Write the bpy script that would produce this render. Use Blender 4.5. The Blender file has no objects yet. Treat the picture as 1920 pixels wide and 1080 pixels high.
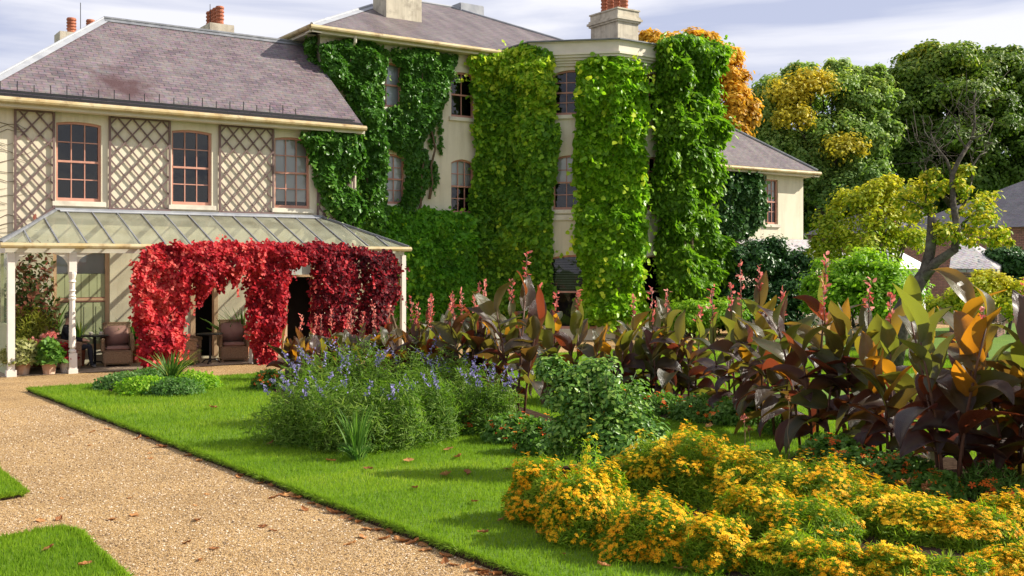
import bpy, bmesh, math, random
import numpy as np
from mathutils import Vector, Matrix
R = math.radians
SC = bpy.context.scene
COL = SC.collection

# ------------------------------------------------------------ camera
CAMH, FPX, HOR = 2.4, 2000.0, 497.0          # eye height, focal length and horizon (photo pixels)
HEAD = R(55.3)                               # heading of the view, from +X (the facade runs along X)
FW = np.array([math.cos(HEAD), math.sin(HEAD)]); RT = np.array([math.sin(HEAD), -math.cos(HEAD)])
cam = bpy.data.cameras.new('camera'); cam.sensor_width = 36; cam.lens = 36*FPX/1920
cam.shift_y = -(540-HOR)/1920; cam.clip_start = .1; cam.clip_end = 3000
co = bpy.data.objects.new('camera', cam); COL.objects.link(co)
co.location = (0, 0, CAMH); co.rotation_euler = (R(90), 0, HEAD-R(90)); SC.camera = co

# ------------------------------------------------------------ light
SUN = Vector((3.0, -1.5, 2.25)).normalized()
w = bpy.data.worlds.new('World'); SC.world = w; w.use_nodes = True
nt = w.node_tree; nt.nodes.clear()
def nn(tree, t, **k):
    n = tree.nodes.new(t)
    for a, b in k.items(): setattr(n, a, b)
    return n
sky = nn(nt, 'ShaderNodeTexSky', sky_type='NISHITA', sun_disc=False, sun_elevation=math.asin(SUN.z),
         sun_rotation=math.atan2(SUN.x, SUN.y))
b1 = nn(nt, 'ShaderNodeBackground'); b1.inputs[1].default_value = .06
nt.links.new(sky.outputs[0], b1.inputs[0])
tc = nn(nt, 'ShaderNodeTexCoord'); mp = nn(nt, 'ShaderNodeMapping')
mp.inputs['Scale'].default_value = (1.3, 1.3, 8.5); mp.inputs['Rotation'].default_value = (R(6), R(-4), 0)
nt.links.new(tc.outputs['Generated'], mp.inputs[0])
n1 = nn(nt, 'ShaderNodeTexNoise'); n1.inputs['Scale'].default_value = 2.0; n1.inputs['Detail'].default_value = 7; n1.inputs['Roughness'].default_value = .52
n1.inputs['Distortion'].default_value = .35
nt.links.new(mp.outputs[0], n1.inputs['Vector'])
cr = nn(nt, 'ShaderNodeValToRGB'); e = cr.color_ramp.elements
e[0].position = .40; e[0].color = (.39, .415, .545, 1); e[1].position = .585; e[1].color = (.70, .69, .73, 1)
nt.links.new(n1.outputs[0], cr.inputs[0])
b2 = nn(nt, 'ShaderNodeBackground'); b2.inputs[1].default_value = .75
nt.links.new(cr.outputs[0], b2.inputs[0])
mx = nn(nt, 'ShaderNodeMixShader'); mx.inputs[0].default_value = .86
ow = nn(nt, 'ShaderNodeOutputWorld')
nt.links.new(b1.outputs[0], mx.inputs[1]); nt.links.new(b2.outputs[0], mx.inputs[2]); nt.links.new(mx.outputs[0], ow.inputs[0])
sl = bpy.data.lights.new('sun', 'SUN'); sl.energy = 4.3; sl.angle = R(.6); sl.color = (1, .93, .80)
so = bpy.data.objects.new('sun', sl); COL.objects.link(so); so.location = (30, -10, 30)
so.rotation_euler = SUN.to_track_quat('Z', 'Y').to_euler()
SC.view_settings.view_transform = 'Standard'; SC.view_settings.look = 'None'
SC.view_settings.exposure = 1.04; SC.view_settings.gamma = 1
SC.cycles.max_bounces = 8; SC.cycles.transparent_max_bounces = 16

# ------------------------------------------------------------ from photo measurements to places
def ray(u): return FW + (u-960)/FPX*RT
def D(u, v, d):                      # a point d metres deep
    p = ray(u)*d; return np.array([p[0], p[1], CAMH-d*(v-HOR)/FPX])
def G(u, v, z=0.): return D(u, v, (CAMH-z)*FPX/(v-HOR))
def GD(u, d, z=0.): p = ray(u)*d; return np.array([p[0], p[1], z])
def PY(u, v, Y): r = ray(u); return D(u, v, Y/r[1])
def proj(P):
    P = np.atleast_2d(P); d = P[:, 0]*FW[0]+P[:, 1]*FW[1]; l = P[:, 0]*RT[0]+P[:, 1]*RT[1]
    return np.stack([960+FPX*l/d, HOR-FPX*(P[:, 2]-CAMH)/d], 1)

# ------------------------------------------------------------ object helpers
def wloc(o):
    v = Vector((0, 0, 0))
    while o: v += o.location; o = o.parent
    return v
def thing(name, label, cat, loc=(0, 0, 0), rz=0, group=None):
    o = bpy.data.objects.new(name, None); COL.objects.link(o); o.empty_display_size = .2
    o.location = tuple(float(c) for c in loc); o.rotation_euler = (0, 0, rz)
    o['label'] = label; o['category'] = cat
    if group: o['group'] = group
    return o
def tag(o, label=None, cat=None, group=None, kind=None):
    if label: o['label'] = label
    if cat: o['category'] = cat
    if group: o['group'] = group
    if kind: o['kind'] = kind
    return o
def link(name, me, mats, parent=None, local=False):
    o = bpy.data.objects.new(name, me); COL.objects.link(o)
    for m in (mats if isinstance(mats, (list, tuple)) else [mats]): me.materials.append(m)
    if parent:
        o.parent = parent
        if not local:
            off = wloc(parent)
            if off.length > 0: me.transform(Matrix.Translation(-off))
    return o
def auto_uv(me):
    n = len(me.polygons)
    if not n: return
    uv = me.uv_layers.new(name='UVMap')
    nl = len(me.loops)
    vi = np.empty(nl, np.int32); me.loops.foreach_get('vertex_index', vi)
    co_ = np.empty(len(me.vertices)*3); me.vertices.foreach_get('co', co_); co_ = co_.reshape(-1, 3)
    pn = np.empty(n*3); me.polygons.foreach_get('normal', pn); pn = pn.reshape(-1, 3)
    lt = np.empty(n, np.int32); me.polygons.foreach_get('loop_total', lt)
    N = np.repeat(pn, lt, 0)
    T = np.stack([-N[:, 1], N[:, 0], 0*N[:, 0]], 1); L = np.linalg.norm(T, axis=1); bad = L < .05
    T[bad] = (1, 0, 0); T /= np.linalg.norm(T, axis=1)[:, None]
    B = np.cross(N, T); P = co_[vi]
    uv.data.foreach_set('uv', np.stack([(P*T).sum(1), (P*B).sum(1)], 1).ravel())

class MB:
    def __init__(s): s.v = []; s.f = []
    def add(s, vs, fs):
        k = len(s.v); s.v += [tuple(float(c) for c in v) for v in vs]; s.f += [tuple(i+k for i in f) for f in fs]; return s
    def hexa(s, b, t):     # two rings of 4
        return s.add(list(b)+list(t), [(3, 2, 1, 0), (4, 5, 6, 7), (0, 1, 5, 4), (1, 2, 6, 5), (2, 3, 7, 6), (3, 0, 4, 7)])
    def box(s, x0, y0, z0, x1, y1, z1):
        return s.hexa([(x0, y0, z0), (x1, y0, z0), (x1, y1, z0), (x0, y1, z0)], [(x0, y0, z1), (x1, y0, z1), (x1, y1, z1), (x0, y1, z1)])
    def bar(s, p, q, w, h, up=(0, 0, 1)):
        p = Vector(p); q = Vector(q); d = (q-p).normalized(); up = Vector(up)
        a = d.cross(up)
        if a.length < 1e-4: a = d.cross(Vector((1, 0, 0)))
        a.normalize(); b = a.cross(d); a = a*w/2; b = b*h/2
        return s.hexa([p-a-b, p+a-b, p+a+b, p-a+b], [q-a-b, q+a-b, q+a+b, q-a+b])
    def prism(s, ring, vec):   # any planar ring pushed along vec
        n = len(ring); r2 = [tuple(np.array(p, float)+np.array(vec, float)) for p in ring]
        return s.add(list(ring)+r2, [tuple(range(n))[::-1], tuple(range(n, 2*n))]+[(i, (i+1) % n, n+(i+1) % n, n+i) for i in range(n)])
    def tube(s, pts, rad, n=8, cap=True):
        pts = [Vector(p) for p in pts]
        if not isinstance(rad, (list, tuple)): rad = [rad]*len(pts)
        vs = []; fs = []; a = None
        for i, p in enumerate(pts):
            d = (pts[min(i+1, len(pts)-1)]-pts[max(i-1, 0)])
            d = d.normalized() if d.length > 1e-9 else Vector((0, 0, 1))
            if a is None: a = d.cross(Vector((0, 0, 1)) if abs(d.z) < .9 else Vector((1, 0, 0)))
            a = (a-d*a.dot(d)).normalized(); b = d.cross(a)
            for k in range(n):
                t = 2*math.pi*k/n; vs.append(p+(a*math.cos(t)+b*math.sin(t))*rad[i])
        m = len(pts)
        for i in range(m-1):
            for k in range(n): fs.append((i*n+k, i*n+(k+1) % n, (i+1)*n+(k+1) % n, (i+1)*n+k))
        if cap: fs += [tuple(range(n))[::-1], tuple(range((m-1)*n, m*n))]
        return s.add(vs, fs)
    def lathe(s, c, prof, n=14, cap=True):
        vs = []; fs = []; m = len(prof)
        for r, z in prof:
            for k in range(n): t = 2*math.pi*k/n; vs.append((c[0]+r*math.cos(t), c[1]+r*math.sin(t), c[2]+z))
        for i in range(m-1):
            for k in range(n): fs.append((i*n+k, i*n+(k+1) % n, (i+1)*n+(k+1) % n, (i+1)*n+k))
        if cap: fs += [tuple(range(n))[::-1], tuple(range((m-1)*n, m*n))]
        return s.add(vs, fs)
    def mesh(s, name, smooth=False, bevel=0, seg=2):
        me = bpy.data.meshes.new(name); me.from_pydata(s.v, [], s.f); me.update()
        if bevel:
            bm = bmesh.new(); bm.from_mesh(me)
            ed = [e for e in bm.edges if len(e.link_faces) == 2 and e.calc_face_angle(0) > .6]
            bmesh.ops.bevel(bm, geom=ed, offset=bevel, segments=seg, affect='EDGES', clamp_overlap=True)
            bm.to_mesh(me); bm.free()
        auto_uv(me)
        if smooth: me.polygons.foreach_set('use_smooth', [True]*len(me.polygons))
        return me
    def build(s, name, mat, parent=None, smooth=False, bevel=0, local=False):
        return link(name, s.mesh(name, smooth, bevel), mat, parent, local)

# ------------------------------------------------------------ noise and leaf clouds
def vnoise(x, y, seed=0):
    rs = np.random.RandomState(seed); T = rs.rand(64, 64)
    x = np.asarray(x, float); y = np.asarray(y, float)
    xi = np.floor(x).astype(int); yi = np.floor(y).astype(int); fx = x-xi; fy = y-yi
    fx = fx*fx*(3-2*fx); fy = fy*fy*(3-2*fy); g = lambda a, b: T[a % 64, b % 64]
    return (g(xi, yi)*(1-fx)+g(xi+1, yi)*fx)*(1-fy)+(g(xi, yi+1)*(1-fx)+g(xi+1, yi+1)*fx)*fy
def fbm(x, y, seed=0): return .5*vnoise(x, y, seed)+.3*vnoise(x*2.1, y*2.1, seed+1)+.2*vnoise(x*4.3, y*4.3, seed+2)
TMPL = {
 'ivy':  ([(0, 0, 0), (-.50, .22, .10), (-.34, .72, .08), (0, 1.05, -.06), (.34, .72, .08), (.50, .22, .10)], [(0, 3, 2, 1), (0, 5, 4, 3)]),
 'oval': ([(0, 0, 0), (-.26, .35, .06), (-.2, .75, .03), (0, 1, -.06), (.2, .75, .03), (.26, .35, .06)], [(0, 3, 2, 1), (0, 5, 4, 3)]),
 'strip': ([(-.07, 0, 0), (.07, 0, 0), (.05, .6, .06), (0, 1, 0), (-.05, .6, .06)], [(0, 1, 2, 3, 4)]),
 'pinna': ([(0, 0, 0), (-.16, .3, .03), (0, 1, -.1), (.16, .3, .03)], [(0, 3, 2, 1)]),
 'disc': ([(.5*math.cos(k*math.pi/3), .5*math.sin(k*math.pi/3), .10) for k in range(6)]+[(0, 0, 0)], [(k, (k+1) % 6, 6) for k in range(6)]),
 'blade': ([(-.09, 0, 0), (.09, 0, 0), (0, 1, .15)], [(0, 1, 2)]),
 'star': (sum([[(0, 0, .0), (.5*math.cos(a-.35), .5*math.sin(a-.35), .1), (.62*math.cos(a), .62*math.sin(a), .02), (.5*math.cos(a+.35), .5*math.sin(a+.35), .1)] for a in [k*2*math.pi/5 for k in range(5)]], []), [(4*k, 4*k+1, 4*k+2, 4*k+3) for k in range(5)]),
}
def unit(a): return a/np.maximum(np.linalg.norm(a, axis=1), 1e-9)[:, None]
def leaf_mesh(name, P, N, T, size, kind, rnd):
    tv, tf = TMPL[kind]; tv = np.array(tv); n = len(P); K = len(tv)
    N = unit(N); T = unit(T-(T*N).sum(1)[:, None]*N); B = np.cross(T, N)
    V = P[:, None, :]+size[:, None, None]*(tv[None, :, 0:1]*B[:, None, :]+tv[None, :, 1:2]*T[:, None, :]+tv[None, :, 2:3]*N[:, None, :])
    me = bpy.data.meshes.new(name); me.vertices.add(n*K); me.vertices.foreach_set('co', V.astype(np.float32).ravel())
    flat = np.array(sum([list(f) for f in tf], [])); lens = np.array([len(f) for f in tf])
    me.loops.add(n*len(flat)); me.loops.foreach_set('vertex_index', (np.arange(n)[:, None]*K+flat[None]).astype(np.int32).ravel())
    me.polygons.add(n*len(tf)); st = np.concatenate([[0], np.cumsum(lens)[:-1]])
    me.polygons.foreach_set('loop_start', (np.arange(n)[:, None]*len(flat)+st[None]).astype(np.int32).ravel())
    me.update(calc_edges=True)
    at = me.attributes.new('rnd', 'FLOAT', 'POINT'); at.data.foreach_set('value', np.repeat(np.clip(rnd, 0, 1), K).astype(np.float32))
    return me
def leaves(name, mat, parent, P, N, T, size, kind='ivy', rnd=None, rs=None):
    P = np.asarray(P)
    if rnd is None: rnd = (rs or np.random).rand(len(P))
    return link(name, leaf_mesh(name, P, N, T, size, kind, rnd), mat, parent)

def pip(U, V, poly):
    ins = np.zeros(len(U), bool); n = len(poly); dm = np.full(len(U), 1e9)
    for i in range(n):
        x0, y0 = poly[i]; x1, y1 = poly[(i+1) % n]
        c = ((y0 > V) != (y1 > V)) & (U < (x1-x0)*(V-y0)/((y1-y0) or 1e-9)+x0); ins ^= c
        L2 = (x1-x0)**2+(y1-y0)**2; t = np.clip(((U-x0)*(x1-x0)+(V-y0)*(y1-y0))/L2, 0, 1)
        dm = np.minimum(dm, np.hypot(U-x0-t*(x1-x0), V-y0-t*(y1-y0)))
    return ins, dm
def creeper(parent, mat, path, polys, dens, thick, size, seed, kind='ivy', jit=12, hang=.6, part='foliage', rndf=None, nscale=1.3, fall=22, sprig=.010, sprl=7):
    """leaves rooted on a wall line (plan path), outlined by the measured shape of the plant, standing proud of it in clumps"""
    rs = np.random.RandomState(seed); path = [np.array(p, float) for p in path]
    for _ in range(2 if len(path) > 2 else 0): path = [path[0]]+sum([[.75*p+.25*q, .25*p+.75*q] for p, q in zip(path[:-1], path[1:])], [])+[path[-1]]
    segs = [(a, b, np.linalg.norm(b-a)) for a, b in zip(path[:-1], path[1:])]; L = sum(s[2] for s in segs)
    allp = np.array(sum([list(map(list, p)) for p in polys], [])); dd = np.linalg.norm(path[len(path)//2])
    z1 = CAMH-(allp[:, 1].min()-15-HOR)/FPX*dd*1.1; z0 = max(.02, CAMH-(allp[:, 1].max()+15-HOR)/FPX*dd*1.1)
    n = int(dens*L*(z1-z0)); s = rs.rand(n)*L; z = z0+rs.rand(n)*(z1-z0)
    P = np.zeros((n, 3)); NN = np.zeros((n, 3)); acc = 0
    for a, b, l in segs:
        m = (s >= acc) & (s <= acc+l); t = (b-a)/l; P[m, :2] = a+(s[m]-acc)[:, None]*t; NN[m, 0] = t[1]; NN[m, 1] = -t[0]; acc += l
    P[:, 2] = z
    h = fbm(s*nscale+7, z*nscale+3, seed); e1 = .12
    gs = (fbm((s+e1)*nscale+7, z*nscale+3, seed)-h)/e1; gz = (fbm(s*nscale+7, (z+e1)*nscale+3, seed)-h)/e1
    mid = P+NN*(thick*.5)
    uv = proj(mid); ju = (fbm(s*2.7, z*2.7, seed+5)-.5)*2*jit+rs.randn(n)*jit*.3; jv = (fbm(s*2.7+30, z*2.7, seed+9)-.5)*2*jit+rs.randn(n)*jit*.3
    keep = np.zeros(n, bool); dist = np.zeros(n)
    for pl in polys:
        i, dm = pip(uv[:, 0]+ju, uv[:, 1]+jv, pl); keep |= i; dist = np.where(i, np.maximum(dist, dm), dist)
    f = np.clip(dist/fall, 0, 1)**.6
    hh = thick*np.clip((h-.22)/.5, .08, 1.3)*(.25+.75*f)
    off = .03+hh*(1-.75*rs.rand(n)**2.2)
    P = P+NN*off[:, None]
    Td = np.stack([NN[:, 1]*-1, NN[:, 0], 0*s], 1)
    Nn = NN-Td*(gs*thick*1.1)[:, None]*1.0; Nn[:, 2] += -gz*thick*1.1+.35
    Nn = unit(Nn)+rs.randn(n, 3)*.5
    T = np.stack([rs.randn(n)*.6, rs.randn(n)*.6, -hang-rs.rand(n)*.6], 1)+NN*.35
    k = keep; sz = size*(.6+.7*rs.rand(n))
    base = np.clip(.5*rs.rand(n)+.5*fbm(s*.9+50, z*.9, seed+20)*1.0, 0, 1)
    rn = base if rndf is None else rndf(uv[:, 0], uv[:, 1], rs.rand(n), fbm(s*1.5+50, z*1.5, seed+20))
    P, Nn, T, sz, rn, NW = P[k], Nn[k], T[k], sz[k], rn[k], NN[k]; dk = dist[k]
    m = int(sprig*len(P)); id_ = rs.choice(len(P), m, p=(1/(dk+6))/np.sum(1/(dk+6))) if m else []; Q = []; QN = []; QT = []; QS = []; QR = []
    for i in id_:
        c = P[i].copy(); dv = NW[i]*rs.uniform(.3, 1.0)+rs.randn(3)*.55+np.array([0, 0, rs.uniform(-.9, .5)]); dv /= np.linalg.norm(dv); st_ = size*.55; r0 = np.clip(rn[i]+.2*rs.rand(), 0, 1)
        for j in range(rs.randint(2, sprl)):
            c = c+dv*st_; dv = dv+np.array([0, 0, -.28])+rs.randn(3)*.15; dv /= np.linalg.norm(dv); Q.append(c+rs.randn(3)*size*.25); QN.append(NW[i]+rs.randn(3)*.7+np.array([0, 0, .4])); QT.append(dv+rs.randn(3)*.5); QS.append(size*rs.uniform(.5, 1.)); QR.append(min(1, r0+.03*j))
    if m: P = np.concatenate([P, Q]); Nn = np.concatenate([Nn, QN]); T = np.concatenate([T, QT]); sz = np.concatenate([sz, QS]); rn = np.concatenate([rn, QR])
    return leaves(part, mat, parent, P, Nn, T, sz, kind, rn)
def mound(c, rx, ry, h, n, rs, low=.0, shell=.35, rough=.18, seed=1):
    th = rs.rand(n)*2*math.pi; ph = np.arcsin(low+(1-low)*rs.rand(n)); r = 1-shell*rs.rand(n)**1.7
    r = r*(1-rough+2*rough*fbm(th*1.6+3, ph*2.5+c[0]*3, seed))
    d = np.stack([np.cos(th)*np.cos(ph)*rx, np.sin(th)*np.cos(ph)*ry, np.sin(ph)*h], 1)
    N = unit(np.stack([np.cos(th)*np.cos(ph)/rx, np.sin(th)*np.cos(ph)/ry, np.sin(ph)/h], 1))
    return np.array(c)+d*r[:, None], N
def blobcloud(blobs, per, rs, sub=16, subr=.42, flat=.6):
    """sub-clumps over each blob (x,y,z,rx,rz); returns leaf points, outward normals, blob index"""
    Ps = []; Ns = []
    for (x, y, z, rx, rz) in blobs:
        k = sub; th = rs.rand(k)*2*math.pi; ph = np.arcsin(-.55+1.5*rs.rand(k).clip(0, 1)); ph = np.clip(ph, -.6, 1.5)
        rr = .45+.55*rs.rand(k)**.6
        cc = np.stack([np.cos(th)*np.cos(ph)*rx*rr, np.sin(th)*np.cos(ph)*rx*rr, np.sin(ph)*rz*rr], 1)+np.array([x, y, z])
        for c in cc:
            m = int(per*(.5+rs.rand())); q = np.clip(rs.randn(m, 3)*.52, -1.25, 1.25)
            R0 = rx*subr*(.6+.7*rs.rand())
            Ps.append(c+q*np.array([R0, R0, R0*flat])); Ns.append(q+np.array([0, 0, .7])+unit(np.array([c-np.array([x, y, z])]))*.4)
    return np.concatenate(Ps), np.concatenate(Ns)

# ------------------------------------------------------------ materials
def newmat(name):
    m = bpy.data.materials.new(name); m.use_nodes = True; t = m.node_tree
    return m, t, t.nodes['Principled BSDF'], t.nodes['Material Output']
def ramp(t, cols, pos=None):
    r = nn(t, 'ShaderNodeValToRGB'); el = r.color_ramp.elements
    pos = pos or [i/(len(cols)-1) for i in range(len(cols))]
    while len(el) < len(cols): el.new(.5)
    for e_, p, c in zip(el, pos, cols): e_.position = p; e_.color = (*c, 1)
    return r
def leafmat(name, cols, trans=.35, rough=.45, tmul=(1.5, 1.7, .8), pos=None, spec=.22):
    m, t, b, o = newmat(name); a = nn(t, 'ShaderNodeAttribute', attribute_name='rnd'); r = ramp(t, cols, pos)
    t.links.new(a.outputs['Fac'], r.inputs[0]); t.links.new(r.outputs[0], b.inputs['Base Color'])
    b.inputs['Roughness'].default_value = rough; b.inputs['Specular IOR Level'].default_value = spec
    tr = nn(t, 'ShaderNodeBsdfTranslucent'); mu = nn(t, 'ShaderNodeMix', data_type='RGBA', blend_type='MULTIPLY'); mu.inputs[0].default_value = 1
    t.links.new(r.outputs[0], mu.inputs[6]); mu.inputs[7].default_value = (*tmul, 1); t.links.new(mu.outputs[2], tr.inputs[0])
    x = nn(t, 'ShaderNodeMixShader'); x.inputs[0].default_value = trans
    t.links.new(b.outputs[0], x.inputs[1]); t.links.new(tr.outputs[0], x.inputs[2]); t.links.new(x.outputs[0], o.inputs[0])
    return m
def surf(name, c1, c2=None, scale=3., rough=.7, bump=0., bscale=None, spec=.3, metal=0., c3=None, s3=.7, coord='Object', detail=6, streak=None):
    """two-tone noisy surface with an optional second, larger blotch colour and bump"""
    m, t, b, o = newmat(name); b.inputs['Roughness'].default_value = rough; b.inputs['Specular IOR Level'].default_value = spec; b.inputs['Metallic'].default_value = metal
    tcn = nn(t, 'ShaderNodeTexCoord'); src = tcn.outputs[coord]
    n = nn(t, 'ShaderNodeTexNoise'); n.inputs['Scale'].default_value = scale; n.inputs['Detail'].default_value = detail; n.inputs['Roughness'].default_value = .6
    t.links.new(src, n.inputs['Vector'])
    r = ramp(t, [c1, c2 or c1], [.35, .65]); t.links.new(n.outputs[0], r.inputs[0]); out = r.outputs[0]
    if c3:
        n2 = nn(t, 'ShaderNodeTexNoise'); n2.inputs['Scale'].default_value = s3; n2.inputs['Detail'].default_value = 8; n2.inputs['Roughness'].default_value = .65
        t.links.new(src, n2.inputs['Vector']); r2 = ramp(t, [(0, 0, 0), (1, 1, 1)], [.5, .72]); t.links.new(n2.outputs[0], r2.inputs[0])
        mxn = nn(t, 'ShaderNodeMix', data_type='RGBA'); t.links.new(r2.outputs[0], mxn.inputs[0]); t.links.new(out, mxn.inputs[6]); mxn.inputs[7].default_value = (*c3, 1); out = mxn.outputs[2]
    if streak:
        mp4 = nn(t, 'ShaderNodeMapping'); mp4.inputs['Scale'].default_value = (2.6, 2.6, .22); t.links.new(src, mp4.inputs[0]); n4 = nn(t, 'ShaderNodeTexNoise'); n4.inputs['Scale'].default_value = 1.5; n4.inputs['Detail'].default_value = 9; n4.inputs['Roughness'].default_value = .68
        t.links.new(mp4.outputs[0], n4.inputs['Vector']); r4 = ramp(t, [(0, 0, 0), (.55, .55, .55)], [.48, .74]); t.links.new(n4.outputs[0], r4.inputs[0]); x4 = nn(t, 'ShaderNodeMix', data_type='RGBA'); t.links.new(r4.outputs[0], x4.inputs[0]); t.links.new(out, x4.inputs[6]); x4.inputs[7].default_value = (*streak, 1); out = x4.outputs[2]
    t.links.new(out, b.inputs['Base Color'])
    if bump:
        nb = nn(t, 'ShaderNodeTexNoise'); nb.inputs['Scale'].default_value = bscale or scale*6; nb.inputs['Detail'].default_value = 5
        t.links.new(src, nb.inputs['Vector']); bp = nn(t, 'ShaderNodeBump'); bp.inputs['Strength'].default_value = bump; bp.inputs['Distance'].default_value = .02
        t.links.new(nb.outputs[0], bp.inputs['Height']); t.links.new(bp.outputs[0], b.inputs['Normal'])
    return m
def slate(name, c1, c2, c3, streak=0., stain=None, bw=.30, rh=.125):
    m, t, b, o = newmat(name); b.inputs['Roughness'].default_value = .55; b.inputs['Specular IOR Level'].default_value = .3
    uv = nn(t, 'ShaderNodeUVMap'); br = nn(t, 'ShaderNodeTexBrick'); br.offset = .5
    br.inputs['Scale'].default_value = 1; br.inputs['Brick Width'].default_value = bw; br.inputs['Row Height'].default_value = rh
    br.inputs['Mortar Size'].default_value = .011; br.inputs['Mortar Smooth'].default_value = .3; br.inputs['Bias'].default_value = -.1
    br.inputs['Color1'].default_value = (*c1, 1); br.inputs['Color2'].default_value = (*c2, 1); br.inputs['Mortar'].default_value = (.035, .03, .035, 1)
    t.links.new(uv.outputs[0], br.inputs['Vector'])
    n = nn(t, 'ShaderNodeTexNoise'); n.inputs['Scale'].default_value = .9; n.inputs['Detail'].default_value = 9; n.inputs['Roughness'].default_value = .7
    mpn = nn(t, 'ShaderNodeMapping'); mpn.inputs['Scale'].default_value = (1.6, .35 if streak else 1.2, 1); t.links.new(uv.outputs[0], mpn.inputs[0]); t.links.new(mpn.outputs[0], n.inputs['Vector'])
    r = ramp(t, [(0, 0, 0), (1, 1, 1)], [.42, .68]); t.links.new(n.outputs[0], r.inputs[0])
    mm = nn(t, 'ShaderNodeMath', operation='MULTIPLY'); mm.inputs[1].default_value = .75; t.links.new(r.outputs[0], mm.inputs[0])
    x = nn(t, 'ShaderNodeMix', data_type='RGBA'); t.links.new(mm.outputs[0], x.inputs[0]); t.links.new(br.outputs[0], x.inputs[6]); x.inputs[7].default_value = (*c3, 1); out = x.outputs[2]
    n3 = nn(t, 'ShaderNodeTexNoise'); n3.inputs['Scale'].default_value = 9; n3.inputs['Detail'].default_value = 3; t.links.new(uv.outputs[0], n3.inputs['Vector'])
    x3 = nn(t, 'ShaderNodeMix', data_type='RGBA', blend_type='OVERLAY'); x3.inputs[0].default_value = .45; t.links.new(out, x3.inputs[6]); t.links.new(n3.outputs[1], x3.inputs[7])
    hs = nn(t, 'ShaderNodeHueSaturation'); hs.inputs['Saturation'].default_value = .8; t.links.new(x3.outputs[2], hs.inputs['Color']); out = hs.outputs[0]
    if stain:
        ge = nn(t, 'ShaderNodeNewGeometry'); n4 = nn(t, 'ShaderNodeTexNoise'); n4.inputs['Scale'].default_value = 2.6; n4.inputs['Detail'].default_value = 6; t.links.new(ge.outputs['Position'], n4.inputs['Vector'])
        ds = nn(t, 'ShaderNodeVectorMath', operation='DISTANCE'); t.links.new(ge.outputs['Position'], ds.inputs[0]); ds.inputs[1].default_value = stain
        ad = nn(t, 'ShaderNodeMath', operation='MULTIPLY_ADD'); t.links.new(n4.outputs[0], ad.inputs[0]); ad.inputs[1].default_value = 2.4; t.links.new(ds.outputs['Value'], ad.inputs[2])
        r4 = ramp(t, [(1, 1, 1), (0, 0, 0)], [.55, .95])
        dv = nn(t, 'ShaderNodeMath', operation='MULTIPLY'); dv.inputs[1].default_value = .42; t.links.new(ad.outputs[0], dv.inputs[0]); t.links.new(dv.outputs[0], r4.inputs[0])
        x4 = nn(t, 'ShaderNodeMix', data_type='RGBA'); t.links.new(r4.outputs[0], x4.inputs[0]); t.links.new(out, x4.inputs[6]); x4.inputs[7].default_value = (.07, .035, .035, 1); out = x4.outputs[2]
    t.links.new(out, b.inputs['Base Color'])
    bp = nn(t, 'ShaderNodeBump'); bp.inputs['Strength'].default_value = .5; bp.inputs['Distance'].default_value = .012; bp.invert = True
    ma = nn(t, 'ShaderNodeMath', operation='ADD'); t.links.new(br.outputs['Fac'], ma.inputs[0]); t.links.new(n3.outputs[0], ma.inputs[1]); t.links.new(ma.outputs[0], bp.inputs['Height']); t.links.new(bp.outputs[0], b.inputs['Normal'])
    return m

M = {}
M['wall'] = surf('cream_render', (.67, .595, .45), (.72, .655, .51), 1.1, .85, .25, 40, c3=(.55, .48, .355), s3=.55, streak=(.40, .34, .24))
M['trim'] = surf('pale_stone_paint', (.62, .56, .45), (.70, .64, .53), 2.5, .7, .12, 30, c3=(.45, .40, .32), s3=1.8)
M['white'] = surf('white_paint', (.66, .60, .53), (.74, .68, .61), 3, .5, .05, 20)
M['cornice'] = surf('cream_paint_cornice', (.60, .54, .43), (.66, .6, .49), 2, .6, .08, 20)
M['pink'] = surf('faded_terracotta_paint', (.46, .22, .16), (.55, .28, .21), 5, .5)
M['peach'] = surf('peach_paint', (.56, .36, .22), (.62, .42, .27), 4, .6)
M['gutter'] = surf('stained_cream_gutter', (.50, .42, .25), (.42, .30, .13), 2.2, .55, .1, 12, c3=(.22, .13, .05), s3=3.1)
M['lead'] = surf('grey_lead', (.13, .135, .15), (.22, .225, .24), 4, .5, .15, 12)
M['leadlight'] = surf('pale_lead', (.26, .27, .30), (.36, .37, .39), 3, .55, .15, 9)
M['dark'] = surf('dark_metal', (.03, .03, .035), (.05, .05, .055), 5, .5)
M['iron'] = surf('black_iron', (.015, .015, .018), (.03, .03, .03), 5, .45)
M['roomdark'] = surf('painted_room_dark', (.012, .011, .010), (.022, .02, .018), 2, .9)  # near-black colour that paints in the unlit depth of the rooms
M['blind'] = surf('linen_blind', (.58, .57, .55), (.66, .65, .62), 2, .8)
M['blindblue'] = surf('cool_blind', (.50, .54, .56), (.58, .62, .64), 2, .7)
M['shutter'] = surf('pale_green_paint', (.40, .42, .24), (.45, .47, .28), 3, .6, .05, 20)
M['trellis'] = surf('purple_brown_wood', (.125, .08, .075), (.19, .125, .115), 6, .7, .1, 30)
M['terra'] = surf('terracotta', (.46, .26, .16), (.58, .37, .25), 5, .8, .15, 25, c3=(.62, .5, .4), s3=4)
M['pot'] = surf('chimney_pot_clay', (.33, .10, .05), (.42, .15, .08), 5, .7, .1, 20)
M['wicker'] = surf('wicker', (.20, .12, .065), (.34, .22, .13), 45, .6, .6, 60)
M['cushion'] = surf('dusty_pink_cushion', (.33, .18, .15), (.38, .215, .18), 6, .9, .1, 40)
M['stone'] = surf('chimney_render', (.50, .44, .34), (.58, .52, .41), 2, .85, .25, 25, c3=(.28, .24, .19), s3=2.5, streak=(.2, .17, .13))
M['bark'] = surf('grey_bark', (.055, .045, .038), (.135, .115, .095), 9, .95, 1., 16, spec=.05, c3=(.17, .17, .13), s3=3.)
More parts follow.
